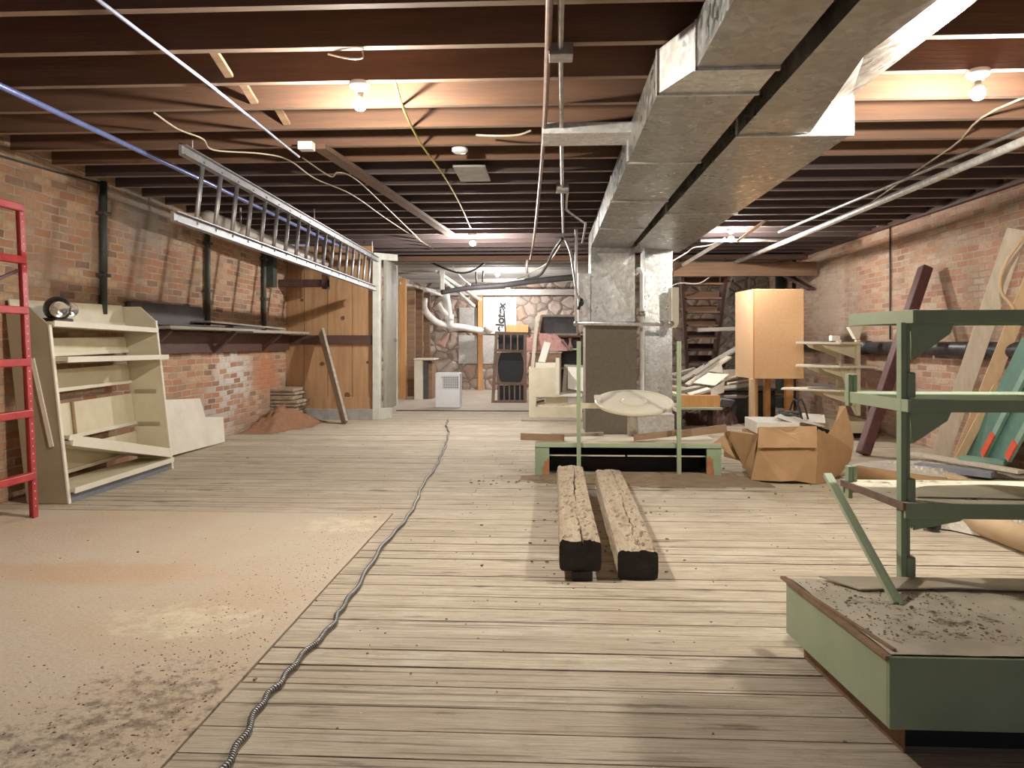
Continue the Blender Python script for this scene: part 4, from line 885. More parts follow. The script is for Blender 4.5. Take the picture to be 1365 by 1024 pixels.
# torn cardboard carton
r = T('cardboard_carton', 'big torn brown cardboard carton on the floor beside the green platform', 'carton')
def cp(px, py, Y): return at(px, py, Y)
def sheet(name, pts, m, parent, ext=(0, 0.006, 0)):
    pts = [V(p) for p in pts]
    for p in pts: p.z = max(p.z, 0.002)
    return B().prism(pts, ext).build(name, m, parent)
f = 6.3
sheet('front_panel', [cp(1001, 640, 6.4), cp(1010, 596, 6.4), cp(1010, 570, 6.4), cp(1088, 568, 6.3), cp(1090, 596, 6.3), cp(1087, 646, f), cp(1060, 641, f), cp(1040, 642, f)], M_card, r)
sheet('front_flap', [cp(1010, 597, 6.36), cp(1012, 569, 6.36), cp(1030, 570, 6.33), cp(1048, 576, 6.33), cp(1058, 575, 6.31), cp(1065, 568, 6.3), cp(1089, 569, 6.26), cp(1089, 597, 6.26)], M_cardlt, r)
sheet('side_panel', [cp(1087, 646, f), cp(1090, 572, f), cp(1116, 585, 6.45), cp(1136, 600, 6.6), cp(1134, 614, 6.6), cp(1120, 632, 6.5), cp(1100, 645, 6.36)], M_card, r, (0.004, 0.004, 0))
sheet('torn_flap', [cp(1085, 596, 6.44), cp(1100, 583, 6.46), cp(1112, 566, 6.5), cp(1119, 541, 6.55), cp(1127, 541, 6.55), cp(1138, 585, 6.62), cp(1137, 600, 6.62), cp(1120, 616, 6.55)], M_cardlt, r, (0.004, 0.004, 0))
sheet('left_panel', [cp(965, 609, 6.75), cp(966, 574, 6.75), cp(996, 576, 6.7), cp(1010, 580, 6.45), cp(1001, 640, 6.45), cp(992, 622, 6.6), cp(986, 614, 6.7)], M_card, r)
sheet('left_flap', [cp(951, 590, 6.6), cp(965, 580, 6.6), cp(981, 612, 6.6)], M_cardlt, r)
sheet('back_panel', [cp(1010, 575, 7.0), cp(1100, 575, 7.0), cp(1100, 618, 7.0), cp(1010, 618, 7.0)], M_card, r)
g0, g1 = cp(1012, 636, 6.42), cp(1088, 636, 6.34)
B().prism([(g0.x, 6.42, 0.02), (g1.x, 6.34, 0.02), (g1.x + 0.2, 6.98, 0.02), (g0.x, 6.98, 0.02)], (0, 0, 0.36)).build('packed_contents', M_card, r)
r2 = T('white_box', 'white carton lid with papers on top of the torn brown carton', 'box')
z = 0.39
q = [(g0.x, 6.5), (g1.x - 0.1, 6.44), (g1.x - 0.02, 6.95), (g0.x + 0.02, 6.97)]
B().prism([(x, y, z) for x, y in q], (0, 0, 0.1)).build('lid', M_paper, r2, 0.004)
for k, (x, y, a) in enumerate(((g1.x + 0.0, 6.62, 0.4), (g1.x + 0.08, 6.72, -0.3), (g1.x - 0.12, 6.6, 0.9))):
    ex = V((math.cos(a), math.sin(a), 0.15 * k - 0.2)) * 0.12; ey = V((-math.sin(a), math.cos(a), 0.25)) * 0.1
    B().obox((x, y, z + 0.105 + 0.012 * k), ex, ey, (0, 0, 0.002)).build('paper_sheet', M_paper, r2)
r3 = T('cable_coil', 'tangled coil of dark cable lying on the white box', 'cable')
rnd = random.Random(9); c = V((cp(1052, 555, 6.7).x, 6.68, z + 0.135)); pts = []
for i in range(40):
    t = i * 0.7; pts.append(c + V((0.10 * math.cos(t) * (0.7 + 0.5 * rnd.random()), 0.08 * math.sin(t) * (0.7 + .5 * rnd.random()), 0.03 * math.sin(t * 0.6) + 0.012 * rnd.random())))
B().tube(spline(pts, 4), 0.009, 6).build('coil', M_dkgrey, r3, 0, True)
for dx in (0.08, 0.13):
    B().tube(spline([c + V((dx, -0.08, -0.02)), c + V((dx - 0.03, -0.07, 0.1)), c + V((dx - 0.06, -0.05, 0.15)), c + V((dx - 0.08, 0, 0.05))], 4), 0.008, 6).build('loop', M_blkplastic, r3, 0, True)

# cream gondola shelving along the right wall
r = T('metal_shelving', 'cream metal shelving with three cantilever shelves, between the orange cabinet and the maroon post', 'shelving')
xw = XR - 0.02
yn, yf = 8.95, 10.3
for px, Y in ((1143, 9.3), (1118, 9.9)):
    x = at(px, 500, Y).x
    B().box(x - 0.025, x + 0.025, Y - 0.03, Y + 0.03, 0.28, 1.2).build('upright', M_cream, r, 0.003)
for k, (py0, l, rr_, m) in enumerate(((456, 1065, 1150, M_creamlt), (487, 1065, 1170, M_creamlt), (519, 1045, 1172, M_creamlt))):
    Y = 9.35
    a, c = at(l, py0, Y), at(rr_, py0 + 3, Y)
    z = a.z
    B().prism([(a.x, Y + 0.12, z + 0.005), (at(1120, py0, Y - 0.2).x, Y - 0.2, z), (at(rr_, py0, Y - 0.1).x, Y - 0.1, z), (at(rr_, py0, Y).x, Y + 0.75, z), (a.x + 0.12, Y + 0.42, z)], (0, 0, -0.028 if k < 2 else -0.02)).build('shelf', m, r, 0.003)
    xx = at(1143, 500, 9.3).x
    for yy in (9.32, 9.88):
        B().prism([(xx - 0.02, yy, z - 0.03), (xx - 0.42, yy, z - 0.03), (xx - 0.38, yy, z - 0.07), (xx - 0.02, yy, z - 0.2)], (0, 0.012, 0)).build('shelf_bracket', M_cream, r)
xx = at(1130, 500, 9.3).x
for a, c in (((xx - 0.1, 9.31, 0.93), (xx, 9.31, 0.62)), ((xx + 0.06, 9.31, 0.9), (xx, 9.31, 0.62)), ((xx - 0.02, 9.31, 0.55), (xx + 0.1, 9.31, 0.3))):
    B().bar(a, c, 0.03, 0.012, (1, 0, 0)).build('diagonal_rod', M_cream, r)
p0, p1 = at(1118, 564, 9.25), at(1165, 590, 9.25)
B().box(p0.x, p1.x, 9.25, 10.2, 0.07, p0.z + 0.02).build('base_deck', M_cream, r, 0.004)
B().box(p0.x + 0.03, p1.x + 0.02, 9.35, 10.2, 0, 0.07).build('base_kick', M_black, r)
S('paint_scraper', B().prism([at(1132, 436, 9.4), at(1150, 435, 9.4), at(1148, 442, 9.4), at(1146, 452, 9.4), at(1141, 452, 9.4)], (0, 0.1, 0)), M_creamlt, 'small cream bracket piece standing on the top cream shelf', 'bracket')
S('small_box', B().box(*[at(1107, 450, 9.45).x, at(1118, 450, 9.45).x, 9.4, 9.5, 1.185, 1.25]), M_paper, 'tiny white block on the top cream shelf', 'block', None, 0.003)
S('loose_rod', B().bar(at(1083, 514, 9.45) + V((0, 0, 0.02)), at(1110, 518, 9.4) + V((0, 0, 0.03)), 0.03, 0.02, (0, 0, 1)), M_slate, 'grey metal rod lying on the lowest cream shelf', 'rod')

# big black pipe along the right wall
r = T('wall_pipe', 'fat black iron pipe running low along the right brick wall', 'pipe')
xp = XR - 0.09
B().tube([(xp, 3.0, 1.10), (xp, 14.5, 1.10)], 0.075, 16).build('pipe', M_ironpipe, r, 0, True)
for y in (5.5, 7.35, 8.9, 9.9, 11.0, 12.5): B().tube([(xp, y, 1.10), (xp, y + 0.14, 1.10)], 0.088, 16).build('coupling', M_ironpipe, r, 0, True)
for y in (6.3, 8.2, 10.2): B().box(xp - 0.02, XR, y, y + 0.05, 1.0, 1.03).build('pipe_bracket', M_steel, r)

S('leaning_post', B().bar((3.22, 7.9, 0.02), (4.07, 8.35, 1.98), 0.13, 0.11, (0, 1, 0)), M_maroon, 'maroon wooden post leaning on the right wall', 'post', None, 0.012)
S('leaning_board', B().bar((3.84, 7.62, 0.01), (4.11, 6.82, 2.17), 0.155, 0.035, (0.85, -0.5, 0)), M_lumpale, 'pale primed board leaning on the right wall, the tallest of three', 'board', 'boards leaning on the right wall', 0.003)
S('leaning_board', B().bar((3.92, 7.42, 0.01), (4.11, 6.53, 1.86), 0.115, 0.035, (0.85, -0.5, 0)), M_lum, 'tan board leaning on the right wall, middle of three', 'board', 'boards leaning on the right wall', 0.003)
S('leaning_board', B().bar((4.06, 7.28, 0.01), (4.155, 6.34, 1.82), 0.09, 0.05, (0.85, -0.5, 0)), M_lum_or, 'narrow orange board leaning on the right wall beside the tan board', 'board', 'boards leaning on the right wall', 0.003)
S('short_board', B().bar((3.86, 7.34, 0.01), (4.0, 6.92, 0.78), 0.07, 0.03, (0.85, -0.5, 0)), M_lum, 'short tan board leaning in front of the two longer boards on the right', 'board', None, 0.003)
wire('bent_strip', [at(1365, 316, 6.6), at(1345, 343, 6.7), at(1334, 370, 6.75), at(1335, 390, 6.75), at(1347, 405, 6.7), at(1356, 420, 6.7)], 0.014, M_lum, 'thin tan flexible strip looping in front of the leaning boards', 6, 'strip')
r = T('green_panel', 'dark teal-green steel panel leaning on the right wall behind the stand', 'panel')
def gp(px, py): return wl(px, py, 3.93 + 0.07 * (611 - py) / 155)
B().prism([gp(1284, 611), gp(1345, 613), gp(1440, 455), gp(1362, 450)], (0.012, 0, 0)).build('sheet', M_teal, r)
for a, c, t0, t1 in (((1314, 609), (1385, 470), 0.02, 0.24), ((1347, 613), (1420, 480), 0.02, 0.19)):
    p, q = gp(*a), gp(*c); p.x -= 0.02; q.x -= 0.02; d = q - p
    B().bar(p, q, 0.06, 0.03, (0, 1, 0)).build('edge_flange', M_teallt, r)
    B().bar(p + d * t0 + V((-0.018, 0, 0)), p + d * t1 + V((-0.018, 0, 0)), 0.066, 0.012, (0, 1, 0)).build('tape_strip', M_tape, r)
B().bar(at(1280, 610, 6.95) + V((0, 0, 0.0)), at(1341, 617, 6.7), 0.035, 0.14, (0, 0, 1)).build('bottom_ledge', M_teallt, r, 0.003)
# loose lumber on the floor
for a, c, w, t, m, l in (((1216, 604, 7.35, .11), (1362, 632, 6.4, .10), 0.10, 0.03, M_lumpale, 'pale board on the floor pile behind the stand, the topmost'),
                         ((1222, 620, 7.0, .05), (1325, 633, 6.55, .05), 0.14, 0.05, M_slate, 'blue-grey board on the floor pile behind the stand'),
                         ((1212, 612, 7.2, .03), (1290, 640, 6.35, .03), 0.06, 0.03, M_lum, 'tan batten on the floor pile behind the stand'),
                         ((1228, 634, 6.5, .02), (1262, 637, 6.4, .02), 0.12, 0.04, M_lumx, 'short brown offcut on the floor behind the stand')):
    p, q = at(a[0], a[1], a[2]), at(c[0], c[1], c[2]); p.z = a[3]; q.z = c[3]
    S('lumber_piece', B().bar(p, q, w, t, (0.3, 1, 0)), m, l, 'lumber', 'lumber on the floor at right', 0.003)
r = T('paper_roll', 'tan roll of paper lying on the floor behind the green stand', 'roll')
p0, p1 = on(1284, 689, 0.07), on(1350, 713, 0.07)
B().tube([p0, p1 + (p1 - p0) * 0.4], 0.075, 18).build('roll_body', M_roll, r, 0, True)
r = T('pipe_offcut', 'short black pipe with an open end on the floor behind the green stand', 'pipe')
pe = on(1244, 700, 0.045); d = V((0.25, 0.75, 0)).normalized()
B().lathe([(0.045, 0), (0.045, 0.35), (0.03, 0.35), (0.03, 0.0)], pe, 18, d.to_track_quat('Z', 'Y').to_matrix()).build('pipe', M_ironpipe, r, 0, False)
S('brown_roll', B().tube([V((2.62, 6.55, 0.06)), V((3.1, 5.9, 0.06))], 0.06, 14), M_card, 'brown roll lying on the floor beside the torn carton', 'roll', None, 0, True)
def crumple(cx, cy, rx, ry, h, seed, n=26, rot=0.0):
    rnd = random.Random(seed); vs = []; fs = []
    ph = [rnd.uniform(0, 6.28) for _ in range(8)]; fr = [(rnd.uniform(3, 16), rnd.uniform(3, 16)) for _ in range(8)]
    for i in range(n + 1):
        for j in range(n + 1):
            u, v = -1 + 2 * i / n, -1 + 2 * j / n
            e = 1 + 0.15 * math.sin(5 * math.atan2(v, u) + ph[0])
            z = 0.35 + sum(abs(math.sin(a * u + b * v + p)) for (a, b), p in zip(fr, ph)) / 8 + rnd.uniform(-.1, .1)
            z *= h * max(0.05, 1 - max(abs(u), abs(v)) ** 3)
            x, y = u * rx * e, v * ry * e
            vs.append((cx + x * math.cos(rot) - y * math.sin(rot), cy + x * math.sin(rot) + y * math.cos(rot), 0.003 + max(0, z)))
    for i in range(n):
        for j in range(n): fs.append((i * (n + 1) + j, (i + 1) * (n + 1) + j, (i + 1) * (n + 1) + j + 1, i * (n + 1) + j + 1))
    return B().add(vs, fs)
S('plastic_sheet', crumple(on(1288, 708).x, on(1288, 708).y, 0.24, 0.09, 0.09, 3, 30, -0.75), M_film, 'crumpled plastic sheet on the floor in front of the tan roll', 'plastic sheet')
S('plastic_sheet', crumple(3.4, 7.0, 0.55, 0.45, 0.06, 6, 30, 0.2), M_film, 'crumpled pale plastic sheet on the floor by the maroon post', 'plastic sheet')
S('plastic_sheet', crumple(on(1352, 720).x, on(1352, 720).y, 0.13, 0.09, 0.1, 8, 20), M_film, 'small crumpled plastic lump at the right edge behind the stand', 'plastic sheet')
# upright pipes at the far right wall
p = wl(1016, 400, XR - 0.1)
S('wall_post', B().tube([(p.x, 13.6, 0), (p.x, 13.6, JB)], 0.085, 12), M_dkgreen, 'dark green pipe post against the right wall behind the orange cabinet', 'post', None, 0, True)
S('wall_post', B().tube([(p.x + 0.02, 12.9, 0), (p.x + 0.02, 12.9, JB)], 0.035, 10), M_ironpipe, 'thin dark pipe post beside the dark green pipe post', 'post', None, 0, True)
S('timber_brace', B().bar((3.9, 13.2, 2.42), (4.1, 12.0, 2.0), 0.1, 0.05, (1, 0, 0)), M_dkwood, 'dark diagonal timber above the orange cabinet', 'timber')
S('wall_conduit', B().tube([(XR - 0.02, 9.45, 1.2), (XR - 0.02, 9.45, 2.6)], 0.011, 8), M_ironpipe, 'thin dark upright tube standing in for a stain line on the right brick wall', 'pipe', None, 0, True)  # tube drawn in place of a faint dark stain on the brick

# ================================================================== STAIRS AND LUMBER PILE, far right
r = T('staircase', 'old brown open stairs seen from below, behind the lumber pile', 'stairs')
n = 11
for i in range(n):
    f = i / (n - 1); y = 12.2 + 2.6 * f; z = 2.35 - 2.2 * f
    x0 = at(911 + 10 * f, 400, y).x; x1 = at(964 - 15 * f, 400, y).x
    B().box(x0, x1, y - 0.14, y + 0.1, z - 0.03, z).build('tread', M_stairwood if i < 6 else M_dkwood, r, 0.003)
    B().box(x0 + 0.02, x1 - 0.02, y + 0.11, y + 0.13, z - 0.0, z + 0.11).build('riser', M_stairwood if i < 5 else M_dkwood, r)
for a, c in (((908, 12.1, 2.42), (918, 14.8, 0.05)), ((968, 12.1, 2.42), (946, 14.8, 0.05))):
    p, q = at(a[0], 400, a[1]), at(c[0], 400, c[1]); p.z = a[2]; q.z = c[2]
    B().bar(p, q, 0.05, 0.26, (1, 0, 0)).build('stringer', M_dkwood, r)
S('header_beam', B().box(1.95, 4.15, 11.9, 12.0, 2.2, 2.42), M_stairwood, 'thick brown beam across the top of the stairs', 'beam')
S('hand_rail', B().bar(at(930, 440, 12.0), at(985, 438, 12.0), 0.04, 0.06, (0, 1, 0)), M_grwoodx, 'grey bar crossing in front of the stairs at mid-height', 'bar')
S('stair_wall', B().prism([at(946, 480, 14.6), at(972, 385, 14.6), at(985, 350, 14.6), at(1045, 350, 14.6), at(1045, 520, 14.6), at(946, 520, 14.6)], (0, 0.25, 0)), stone_mat('stair_stone', [(0.36, 0.30, 0.25), (0.30, 0.26, 0.22), (0.42, 0.34, 0.27)], (0.30, 0.25, 0.20), 5.0), 'rough stone wall face beside the stairs', 'wall', None, 0, False)
bpy.data.objects['stair_wall']['kind'] = 'structure'
rnd = random.Random(21)
r = T('pile_box', 'long orange drawer front on a green shelf in front of the lumber pile', 'drawer')
p0, p1 = at(904, 527, 9.9), at(960, 543, 9.9)
B().box(p0.x, p1.x, 9.9, 10.0, p1.z, p0.z).build('drawer_front', M_lum_or, r, 0.004)
B().box(p0.x - 0.05, p1.x + 0.02, 9.85, 10.6, p1.z - 0.03, p1.z - 0.001).build('green_shelf', M_greenlt, r, 0.003)
for x in (p0.x + 0.02, p1.x - 0.05): B().box(x, x + 0.05, 10.1, 10.5, 0, p1.z - 0.03).build('support', M_dkwood, r)
r = T('black_bin', 'black box low behind the orange cabinet legs', 'box')
p0, p1 = at(962, 521, 10.9), at(1034, 560, 10.9)
B().box(p0.x, p1.x, 10.9, 11.6, 0, p0.z).build('bin_body', M_blkplastic, r, 0.02)
B().box(p0.x - 0.02, p1.x + 0.02, 10.86, 11.64, p0.z, p0.z + 0.03).build('bin_rim', M_dkgrey, r, 0.008)
PILE = [((908, 507), (985, 463), 11.2, 0.12, 0.03, M_grwoodx, 'long pale board slanting up to the right on the lumber pile'),
        ((916, 513), (972, 476), 11.0, 0.10, 0.03, M_lumpale, 'cream board slanting just below the long pale board on the pile'),
        ((893, 516), (950, 526), 10.6, 0.08, 0.05, M_grwoodx, 'grey board lying at the left foot of the lumber pile'),
        ((890, 506), (930, 512), 11.1, 0.08, 0.04, M_grwood, 'weathered board at the left end of the lumber pile'),
        ((944, 520), (1000, 514), 10.7, 0.1, 0.03, M_grwoodx, 'grey board sticking out to the right of the lumber pile'),
        ((955, 508), (985, 499), 11.0, 0.12, 0.03, M_lumpale, 'pale board end on the right of the lumber pile'),
        ((886, 522), (920, 530), 10.4, 0.08, 0.04, M_lumpale, 'short pale board low on the lumber pile, left of the drawer front'),
        ((960, 529), (1045, 527), 10.8, 0.05, 0.04, M_grwoodx, 'pale batten lying across the black box'),
        ((926, 500), (957, 478), 10.9, 0.07, 0.03, M_grwood, 'dark grey board under the cream slanting board'),
        ((940, 489), (966, 484), 11.3, 0.05, 0.12, M_dkgrey, 'charcoal board end behind the pile top'),
        ((898, 500), (926, 492), 11.3, 0.05, 0.05, M_grwoodx, 'short grey board at the upper left of the lumber pile'),
        ((905, 522), (938, 515), 10.4, 0.06, 0.05, M_grwoodx, 'grey offcut above the orange drawer front'),
        ((918, 527), (945, 519), 10.3, 0.07, 0.04, M_paper, 'white offcut above the orange drawer front'),
        ((970, 512), (1002, 507), 11.0, 0.04, 0.03, M_lumpale, 'thin pale lath at the right of the lumber pile'),
        ((888, 497), (905, 503), 11.2, 0.06, 0.04, M_lumpale, 'pale board end by the spangled riser'),
        ((958, 536), (976, 538), 10.6, 0.03, 0.12, M_slate, 'blue-grey block right of the green shelf')]
for a, c, Y, w, t, m, l in PILE:
    S('pile_board', B().bar(at(a[0], a[1], Y), at(c[0], c[1], Y + 0.3), w, t, (0, 1, 0.35)), m, l, 'board', 'boards of the lumber pile', 0.003)
for pts, Y, m, l in (([(924, 510), (944, 497), (972, 499), (953, 514)], 10.6, M_whitedirty, 'flat white panel on top of the lumber pile'),
                     ([(947, 519), (966, 508), (965, 523), (948, 528)], 10.5, M_paper, 'small white box side on the lumber pile, above the orange drawer front'),
                     ([(944, 495), (962, 486), (964, 497)], 10.9, M_paper, 'grey-white triangular panel behind the pile top'),
                     ([(964, 493), (984, 492), (984, 506), (966, 503)], 11.0, M_lumpale, 'cream panel at the right end of the lumber pile')):
    S('scrap_sheet', B().prism([at(x, y, Y + (0.25 if i in (1, 2) else 0)) for i, (x, y) in enumerate(pts)], (0, 0.02, -0.012)), m, l, 'panel', 'panels of the lumber pile')
S('pile_base', heap(2.1, 11.0, 0.6, 0.45, 0.42, 24, 12, 0.5), M_dkwood, 'dark scrap heaped under the lumber pile', 'scrap', None, 0, False, 'stuff')

# ================================================================== BACK ROOM
ZS = 0.0
for px0, px1, py, Y, m, l in ((531, 541, 372, 15.2, M_lum_or, 'orange wall stud in the back room, first from the open door'), (543, 553, 381, 16.0, M_lumx, 'brown wall stud in the back room, second from the open door'),
                              (554, 563, 385, 16.6, M_stairwood, 'dark brown wall stud in the back room, third from the open door'), (565, 573, 390, 17.2, M_stairwood, 'dark brown wall stud in the back room, fourth from the open door')):
    x0, x1 = at(px0, 450, Y).x, at(px1, 450, Y).x; zt = at(px0, py, Y).z
    S('wall_stud', B().box(x0, x1, Y, Y + 0.09, -0.004, max(zt, 2.3)), m, l, 'stud', 'studs in the back room', 0.003)
S('top_plate', B().bar((-3.1, 15.15, 2.36), (-2.7, 17.4, 2.36), 0.1, 0.05, (1, 0, 0)), M_whitewash, 'pale top plate over the back-room studs', 'timber')
x = at(640, 450, 18.1).x
S('wall_stud', B().box(x - 0.055, x + 0.055, 18.12, 18.22, -0.004, 2.32), M_lum_or, 'lone orange upright against the stone back wall', 'stud', None, 0.003)
r = T('cream_panel_stack', 'cream cabinet side panels standing by the back-room studs', 'panel')
for px0, px1, py0, Y, m in ((552, 563, 480, 15.1, M_creamlt), (564, 570, 482, 15.2, M_dkgrey), (570, 576, 484, 15.3, M_lumx)):
    a, c = at(px0, py0, Y), at(px1, py0, Y)
    B().box(a.x, c.x, Y, Y + 0.6, -0.004, a.z).build('panel', m, r, 0.004)
B().box(at(552, 480, 15.1).x, at(579, 480, 15.1).x, 15.05, 15.7, at(552, 480, 15.1).z, at(552, 480, 15.1).z + 0.03).build('top', M_creamlt, r, 0.004)
# dehumidifier
r = T('dehumidifier', 'white boxy dehumidifier standing on the back-room floor', 'dehumidifier')
Y = 13.2; a, c = at(580, 497, Y), at(613, 546, Y)
x0, x1, z1 = a.x, c.x, a.z
B().box(x0, x1, Y, Y + 0.32, 0.0, z1).build('housing', M_white, r, 0.018)
B().box(x0 + 0.14, x1 - 0.03, Y - 0.004, Y + 0.002, z1 - 0.28, z1 - 0.06).build('grille_recess', M_dkgrey, r)
gr_ = LAST[0]
b = B()
for k in range(9): b.box(x0 + 0.145, x1 - 0.035, Y - 0.01, Y - 0.003, z1 - 0.275 + k * 0.025, z1 - 0.265 + k * 0.025)
for k in range(8): b.box(x0 + 0.15 + k * 0.032, x0 + 0.156 + k * 0.032, Y - 0.009, Y - 0.002, z1 - 0.28, z1 - 0.06)
b.build('grille', M_white, gr_)
B().box(x0 + 0.14, x1 - 0.02, Y - 0.008, Y, 0.06, z1 - 0.33).build('water_bucket', M_white, r, 0.006)
B().tube([(x0 + 0.12, Y - 0.01, z1 - 0.08), (x0 + 0.12, Y, z1 - 0.08)], 0.02, 12).build('control_knob', M_trim, r)
# insulation boards on the stone wall
for k, (x0, y0, x1, y1, m, l) in enumerate(((612, 410, 636, 441, M_foil, 'foil-faced insulation board on the stone wall, upper left'), (611, 447, 636, 485, M_foil, 'foil-faced insulation board on the stone wall, lower left'),
                                     (643, 447, 664, 485, M_foil, 'foil-faced insulation board on the stone wall, lower, right of the orange upright'))):
    a, c = at(x0, y0, 18.2), at(x1, y1, 18.2)
    S('insulation_board', B().box(a.x, c.x, 18.24, 18.29, c.z, a.z), m, l, 'insulation', 'foil boards on the stone wall')
r = T('insulation_board', 'large pale insulation board with black lettering on the stone wall', 'insulation')
a, c = at(644, 396, 18.2), at(688, 445, 18.2)
B().box(a.x, c.x, 18.24, 18.29, c.z, a.z).build('board', M_celo, r)
cu = bpy.data.curves.new('lettering', 'FONT'); cu.body = 'Celotex'; cu.size = 0.34; cu.extrude = 0.002; cu.offset = 0.014
to = bpy.data.objects.new('lettering_curve', cu); COL.objects.link(to)
bpy.context.view_layer.update()
me = bpy.data.meshes.new_from_object(to.evaluated_get(bpy.context.evaluated_depsgraph_get())); bpy.data.objects.remove(to)
me.name = 'lettering'; me.materials.clear(); me.materials.append(M_ink)
wtxt = max(v.co.x for v in me.vertices); p0 = at(664, 441, 18.2); p1 = at(666, 407, 18.2)
s = (p1.z - p0.z + 0.30) / wtxt
me.transform(Matrix.Translation((p0.x + 0.1, 18.236, p0.z - 0.22)) @ Matrix.Rotation(math.radians(5), 4, 'Y') @ Matrix.Rotation(math.radians(90), 4, 'X') @ Matrix.Rotation(math.radians(90), 4, 'Z') @ Matrix.Scale(s, 4))
lo = bpy.data.objects.new('lettering', me); COL.objects.link(lo); lo.parent = r
pts = [at(668, 408, 18.2), at(672, 414, 18.2), at(674, 444, 18.2)]
B().bar(pts[0], pts[1], 0.03, 0.006, (1, 0, 0.4)).bar(pts[1], pts[2], 0.035, 0.006, (1, 0, 0)).build('printed_line', M_ink, r)
a, c = at(674, 433, 18.0), at(704, 443, 18.0)
S('orange_ledger', B().box(a.x, c.x, 18.16, 18.235, c.z, a.z), M_lum_or, 'short orange board fixed on the stone wall under the lettered insulation', 'board', None, 0.003)
# whitewashed beam and pipes near the back wall
S('back_beam', B().box(at(563, 390, 17.9).x, 1.6, 17.85, 18.05, 2.28, 2.42), M_whitewash, 'whitewashed timber along the top of the stone back wall', 'beam', None, 0.006)
S('sagging_hose', B().tube(spline([at(588, 390, 15.5), at(625, 384, 15.5), at(665, 381, 15.6), at(710, 375, 15.8), at(775, 369, 16.0)], 5), [0.05 + 0.02 * (i / 20) for i in range(21)], 10), M_dkgrey, 'thick grey hose running across the back room under the ceiling', 'hose', None, 0, True)
r = T('drain_pipe', 'branching white drain pipe on the stone wall in the back room', 'pipe')
B().tube(spline([at(566, 398, 16.8), at(566, 412, 16.8), at(577, 426, 17.2), at(592, 433, 17.5), at(615, 436, 17.7), at(637, 440, 17.9), at(650, 443, 17.95)], 5), 0.075, 12).build('main_pipe', M_pvc, r, 0, True)
B().tube(spline([at(594, 392, 17.4), at(596, 404, 17.4), at(599, 425, 17.5), at(600, 434, 17.55)], 5), 0.09, 12).build('vent_stack', M_pvc, r, 0, True)
B().tube(spline([at(584, 405, 17.3), at(590, 414, 17.3), at(597, 420, 17.45)], 5), 0.06, 10).build('branch', M_pvc, r, 0, True)
B().lathe([(0.09, -0.05), (0.11, -0.05), (0.11, 0.08), (0.09, 0.08)], at(599, 424, 17.5), 14).build('hub', M_pvc, r, 0, True)
B().tube([at(648, 434, 17.7), at(656, 442, 17.7)], 0.1, 12).build('pipe_end', M_pvc, r, 0, True)
for k, (a, c, Y, l) in enumerate((((580, 360), (640, 400), 15.0, 'sloping white pipe under the back-room ceiling, the longest'), ((592, 374), (632, 408), 15.3, 'sloping white pipe under the back-room ceiling, below the longest'), ((560, 383), (590, 394), 15.8, 'sloping white pipe near the back-room studs'))):
    S('sloping_pipe', B().tube([at(*a, Y), at(*c, Y + 1.6)], 0.035, 10), M_pvc, l, 'pipe', 'sloping pipes in the back room', 0, True)
S('white_block', B().box(at(587, 372, 15).x, at(592, 372, 15).x, 15, 15.06, at(590, 386, 15).z, JB), M_trim, 'white upright block at the left of the grey hose', 'block')
wire('ceiling_cable', [at(575, 350, 13.8), at(598, 360, 13.8), at(615, 364, 13.8), at(632, 360, 13.8), at(650, 347, 13.8)], 0.02, M_blkwire, 'black cable swagged across the back-room ceiling')
wire('ceiling_cable', [at(634, 362, 14), at(635, 378, 14)], 0.015, M_blkwire, 'short black cable hanging near the back-room bulb, left of two')
wire('ceiling_cable', [at(644, 361, 14), at(643, 376, 14)], 0.015, M_blkwire, 'short black cable hanging near the back-room bulb, right of two')
wire('ceiling_cable', [at(600, 350, 14), at(607, 360, 14), at(615, 370, 14.2), at(627, 380, 14.5)], 0.012, M_pvc, 'white cable drooping toward the sloping pipes')
S('steel_strap', B().tube(spline([at(703, 347, 12), at(702, 360, 12), at(704, 372, 12.2)], 4), 0.025, 8), M_galv_lt, 'short bright steel pipe hanging by the dark sweeping cable', 'pipe', None, 0, True)
# dark wooden screen door leaning
r = T('screen_door', 'old dark brown wooden screen door with spindles, leaning in the back room', 'screen door')
Y = 14.4
def sd(px, py): 
    t = (540 - py) / 100.0
    return at(px, py, Y + 0.35 * t)
def stick(p, q, w, t, name, m=None): B().bar(sd(*p), sd(*q), w, t, (0, 1, 0)).build(name, m or M_dkdoor, r, 0.003)
M_dkdoor = wood('brown_door_wood', (0.22, 0.135, 0.095), (0.15, 0.09, 0.065), 'z', 6, 0.6)
for a, c in (((657, 538), (662, 443)), ((700, 537), (700, 444))): B().bar(sd(*a), sd(*c), 0.06, 0.04, (1, 0, 0)).build('stile', M_dkdoor, r, 0.003)
for a, c, w in (((660, 444), (701, 445), 0.06), ((660, 467), (701, 469), 0.05), ((658, 511), (701, 512), 0.05), ((657, 536), (701, 536), 0.06)):
    B().bar(sd(*a), sd(*c), w, 0.04, (0, 0, 1)).build('door_rail', M_dkdoor, r, 0.003)
for px in (672, 681, 690): B().bar(sd(px, 467), sd(px, 446), 0.028, 0.028, (1, 0, 0)).build('spindle', M_dkdoor, r)
for px in (665, 672, 679, 686, 693): B().bar(sd(px, 535), sd(px, 513), 0.026, 0.026, (1, 0, 0)).build('spindle', M_dkdoor, r)
q = [sd(663, 510), sd(699, 510), sd(699, 470), sd(664, 470)]
B().prism([p + V((0, 0.03, 0)) for p in q], (0, 0.01, 0)).build('screen', M_black, r)
b = B()
